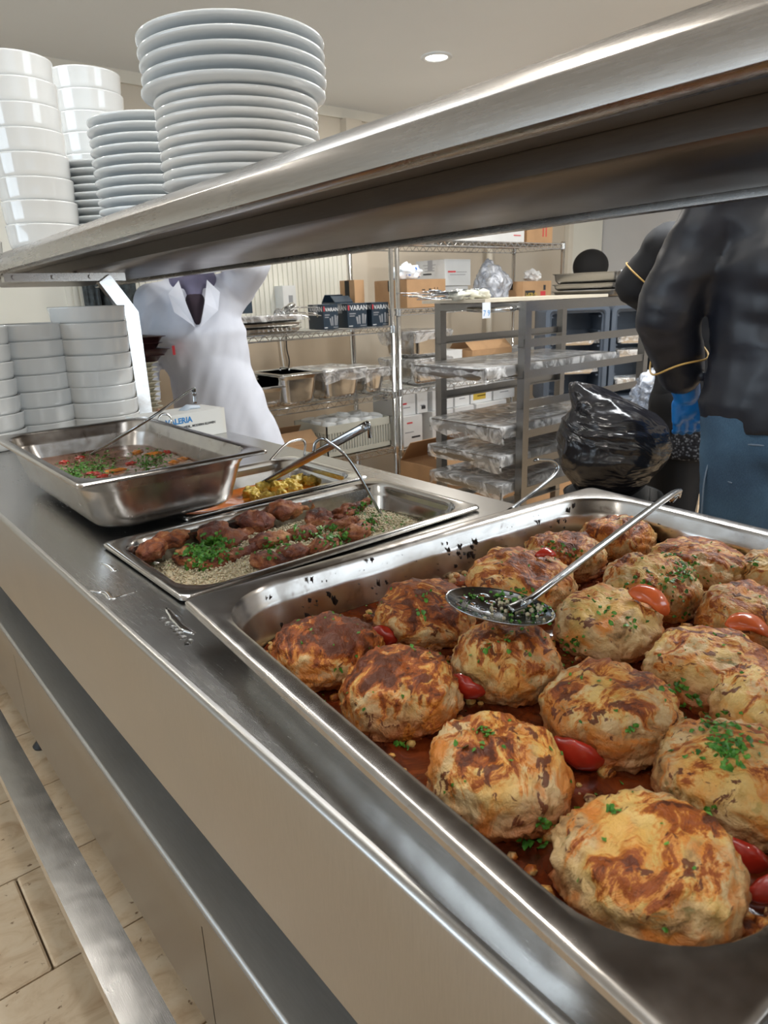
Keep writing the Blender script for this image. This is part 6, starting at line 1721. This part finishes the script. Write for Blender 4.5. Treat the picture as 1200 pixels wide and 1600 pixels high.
# gold piping round the forearm sleeve
fa = (wrp - elp).normalized(); c = elp.lerp(wrp, .52); a_ = fa.orthogonal().normalized(); b_ = fa.cross(a_)
bm = NB(); tube(bm, [c + (a_ * cos(q) + b_ * sin(q)) * .0715 + fa * .02 * sin(q * 2) for q in [2 * pi * k / 40 for k in range(41)]], .0026, 8, False)
me = bpy.data.meshes.new('p'); bm.to_mesh(me); bm.free()
for p in me.polygons: p.use_smooth = True
finish(me, Mm, 'sleeve_piping', M['piping'], tm_, ml)
bm = NB(); box(bm, -.272, -.266, -.03, -.012, 1.30, 1.37); me = bpy.data.meshes.new('p'); bm.to_mesh(me); bm.free(); finish(me, Mm, 'sleeve_stripe', M['ink_red'], tm_, ml)
bm = NB(); d_ = (wrp - elp).normalized(); d_ = (d_ + Vector((0, .1, -.9))).normalized()
capsule(bm, elp.lerp(wrp, .70), wrp, .044, .036, 14); hand(bm, wrp, d_, (1, .2, 0), .55, 1.08)
finish(remeshed(bm, .0042, 1), Mm, 'glove', M['glove'], tm_, ml)
bm = NB(); w2 = Vector(Pm['wr_r']); hand(bm, w2, (-.4, .8, -.3), (-1, 0, .6), .5, 1.05); capsule(bm, Vector(Pm['el_r']).lerp(w2, .8), w2, .04, .034, 12); finish(remeshed(bm, .0045, 1), Mm, 'glove', M['glove'], tm_, ml)
bm = caps_bm([(Pm['pelvis'], (0, 0, .86), .15, .15, 1, 0)] + [(Pm['hip_' + s], Pm['kn_' + s], .118, .084, 1, 0) for s in 'lr'] + [(Pm['kn_' + s], Pm['an_' + s], .076, .064, 1, 0) for s in 'lr'])
rings = []
for j in range(8):
    z = .98 - j * .022; rings.append([(cos(a) * .168, sin(a) * .132, z) for a in [2 * pi * q / 48 for q in range(48)]])
loft(bm, rings, True, True)
me = remeshed(bm, .010, 3); displace(me, lambda c, n_: n_ * .005 * fbm((c.x * 7, c.y * 7, c.z * 12), 3)); finish(me, Mm, 'jeans', M['jeans'], tm_, ml)
def strip(pts, r, name, mat):
    bm = NB(); tube(bm, smooth_path(pts, 5), r, 6); me = bpy.data.meshes.new(name); bm.to_mesh(me); bm.free()
    for p in me.polygons: p.use_smooth = True
    finish(me, Mm, name, mat, tm_, ml)
strip([(cos(a) * .1715, sin(a) * .1355, .835 - .012 * sin(a)) for a in [2 * pi * q / 40 for q in range(41)]], .0022, 'waist_seam', M['stitch'])
strip([(cos(radians(a)) * .172, sin(radians(a)) * .138, z) for a, z in ((195, .83), (197, .79), (205, .755), (222, .745))], .0020, 'pocket_seam', M['stitch'])
strip([(-.168, -.045, .83), (-.182, -.045, .74), (-.178, -.04, .62), (-.170, -.03, .50)], .0022, 'side_seam', M['stitch'])
finish(remeshed(cloth_bm((0, .01, 1.61), .105), .01, 2), Mm, 'hair', M['hair'], tm_, ml)
shoes(Pm, Mm, ml, tm_, M['black_cloth'])

# --- second person in black, hidden mostly by the first
bp_ = Vector((0, 0, ZC)) + ray(1096, 690) * 2.34
bl = Vector((bp_.x + .03, bp_.y + .0, 0)); br = math.atan2(bp_.y, bp_.x) - pi / 2 + radians(25)
Pb = base_pose(el_l=(-.275, .05, 1.285), sh_l=(-.185, 0, 1.40), wr_l=(-.10, .24, 1.20), el_r=(.25, .05, 1.1), wr_r=(.12, .24, 1.0))
tb_, Mb, bl = person('person in black with a grey knitted hem, standing between bin bag and jeans', 1.66, bl, br, Pb)
bm = caps_bm(body_caps(Pb, .022, ('torso',)) + [(Pb['sh_l'], Pb['el_l'], .068, .064, 1, 0), (Pb['el_l'], Pb['wr_l'], .060, .048, 1, 0), (Pb['sh_r'], Pb['el_r'], .075, .07, 1, 0), (Pb['el_r'], Pb['wr_r'], .068, .055, 1, 0)])
me = remeshed(bm, .012, 3); displace(me, lambda c, n_: n_ * .006 * fbm((c.x * 6, c.y * 6, c.z * 9), 3)); finish(me, Mb, 'jacket', M['black_cloth'], tb_, bl)
e_, w_2 = Vector(Pb['sh_l']), Vector(Pb['el_l']); fa = (w_2 - e_).normalized(); c = e_.lerp(w_2, .75); a_ = fa.orthogonal().normalized(); b_ = fa.cross(a_)
bm = NB(); tube(bm, [c + (a_ * cos(q) + b_ * sin(q)) * .068 for q in [2 * pi * k / 40 for k in range(41)]], .0026, 8, False)
me = bpy.data.meshes.new('p'); bm.to_mesh(me); bm.free(); finish(me, Mb, 'sleeve_piping', M['piping'], tb_, bl)
bm = NB(); rings = []
for j in range(10):
    z = .86 - j * .0155; rings.append([(cos(a) * (.192 + .004 * j / 9), sin(a) * (.160 + .004 * j / 9), z) for a in [2 * pi * q / 48 for q in range(48)]])
loft(bm, rings, True, True); finish(remeshed(bm, .010, 2), Mb, 'knitted_hem', M['knit'], tb_, bl)
bm = caps_bm([(Pb['hip_' + s], Pb['kn_' + s], .115, .085, 1, 0) for s in 'lr'] + [(Pb['kn_' + s], Pb['an_' + s], .085, .075, 1, 0) for s in 'lr']); capsule(bm, (-.06, 0, .82), (.06, 0, .82), .14, .14)
finish(remeshed(bm, .012, 3), Mb, 'trousers', M['black_cloth'], tb_, bl)
for s in 'lr':
    bm = NB(); hand(bm, Pb['wr_' + s], (.3 if s == 'l' else -.3, .8, -.3), (0, .2, 1), .4, 1.0); finish(remeshed(bm, .0045, 1), Mb, 'glove', M['glove'], tb_, bl)
finish(remeshed(cloth_bm((0, .01, 1.60), .105), .01, 2), Mb, 'hair', M['hair'], tb_, bl)
shoes(Pb, Mb, bl, tb_, M['black_cloth'])

# --- far person with black head covering and white clothes, bending down
fp = Vector((0, 0, ZC)) + ray(893, 418) * 5.2
Pf = base_pose(pelvis=(0, -.16, .80), waist=(0, -.10, .92), chest=(0, .0, 1.06), uchest=(0, .06, 1.18), sh_l=(-.18, .06, 1.17), sh_r=(.18, .06, 1.17), el_l=(-.27, .12, .96), wr_l=(-.20, .30, .88), el_r=(.25, .12, .96), wr_r=(.18, .30, .88), head=(0, .14, 1.38),
               hip_l=(-.09, -.16, .78), hip_r=(.09, -.16, .78), kn_l=(-.1, .02, .46), kn_r=(.1, .02, .46), an_l=(-.1, -.08, .09), an_r=(.1, -.08, .09))
fl_ = Vector((fp.x, fp.y + .0, 0)); fr = radians(180)
kk = (fp.z + .0) / 1.38
tf, Mf, fl_ = person('distant person with a black head covering and white clothes beyond the trolley', 1.70 * kk, fl_, fr + radians(60), Pf)
me = remeshed(caps_bm(body_caps(Pf, .02, ('torso', 'arms')) ), .013, 3); finish(me, Mf, 'coat', M['coat_white'], tf, fl_)
me = remeshed(caps_bm(body_caps(Pf, .015, ('legs',)) ), .014, 3); finish(me, Mf, 'trousers', M['black_cloth'], tf, fl_)
def hood(c, r):
    bm = NB(); g = bmesh.ops.create_icosphere(bm, subdivisions=4, radius=1)
    for v in g['verts']: p = v.co.copy(); v.co = Vector(c) + Vector((p.x * r * .90, p.y * r * 1.25 + .01, p.z * r * 1.12))
    capsule(bm, Vector(c) + Vector((0, -.02, -.05)), Vector(c) + Vector((0, -.04, -.14)), .075, .06); return bm
finish(remeshed(hood((0, .14, 1.385), .108), .01, 2), Mf, 'head_covering', M['hair'], tf, fl_)
shoes(Pf, Mf, fl_, tf, M['black_cloth'])
for s in 'lr':
    bm = NB(); hand(bm, Pf['wr_' + s], (0, .8, -.4), (1 if s == 'l' else -1, 0, .5), .4); finish(remeshed(bm, .005, 1), Mf, 'hand', M['skin'], tf, fl_)
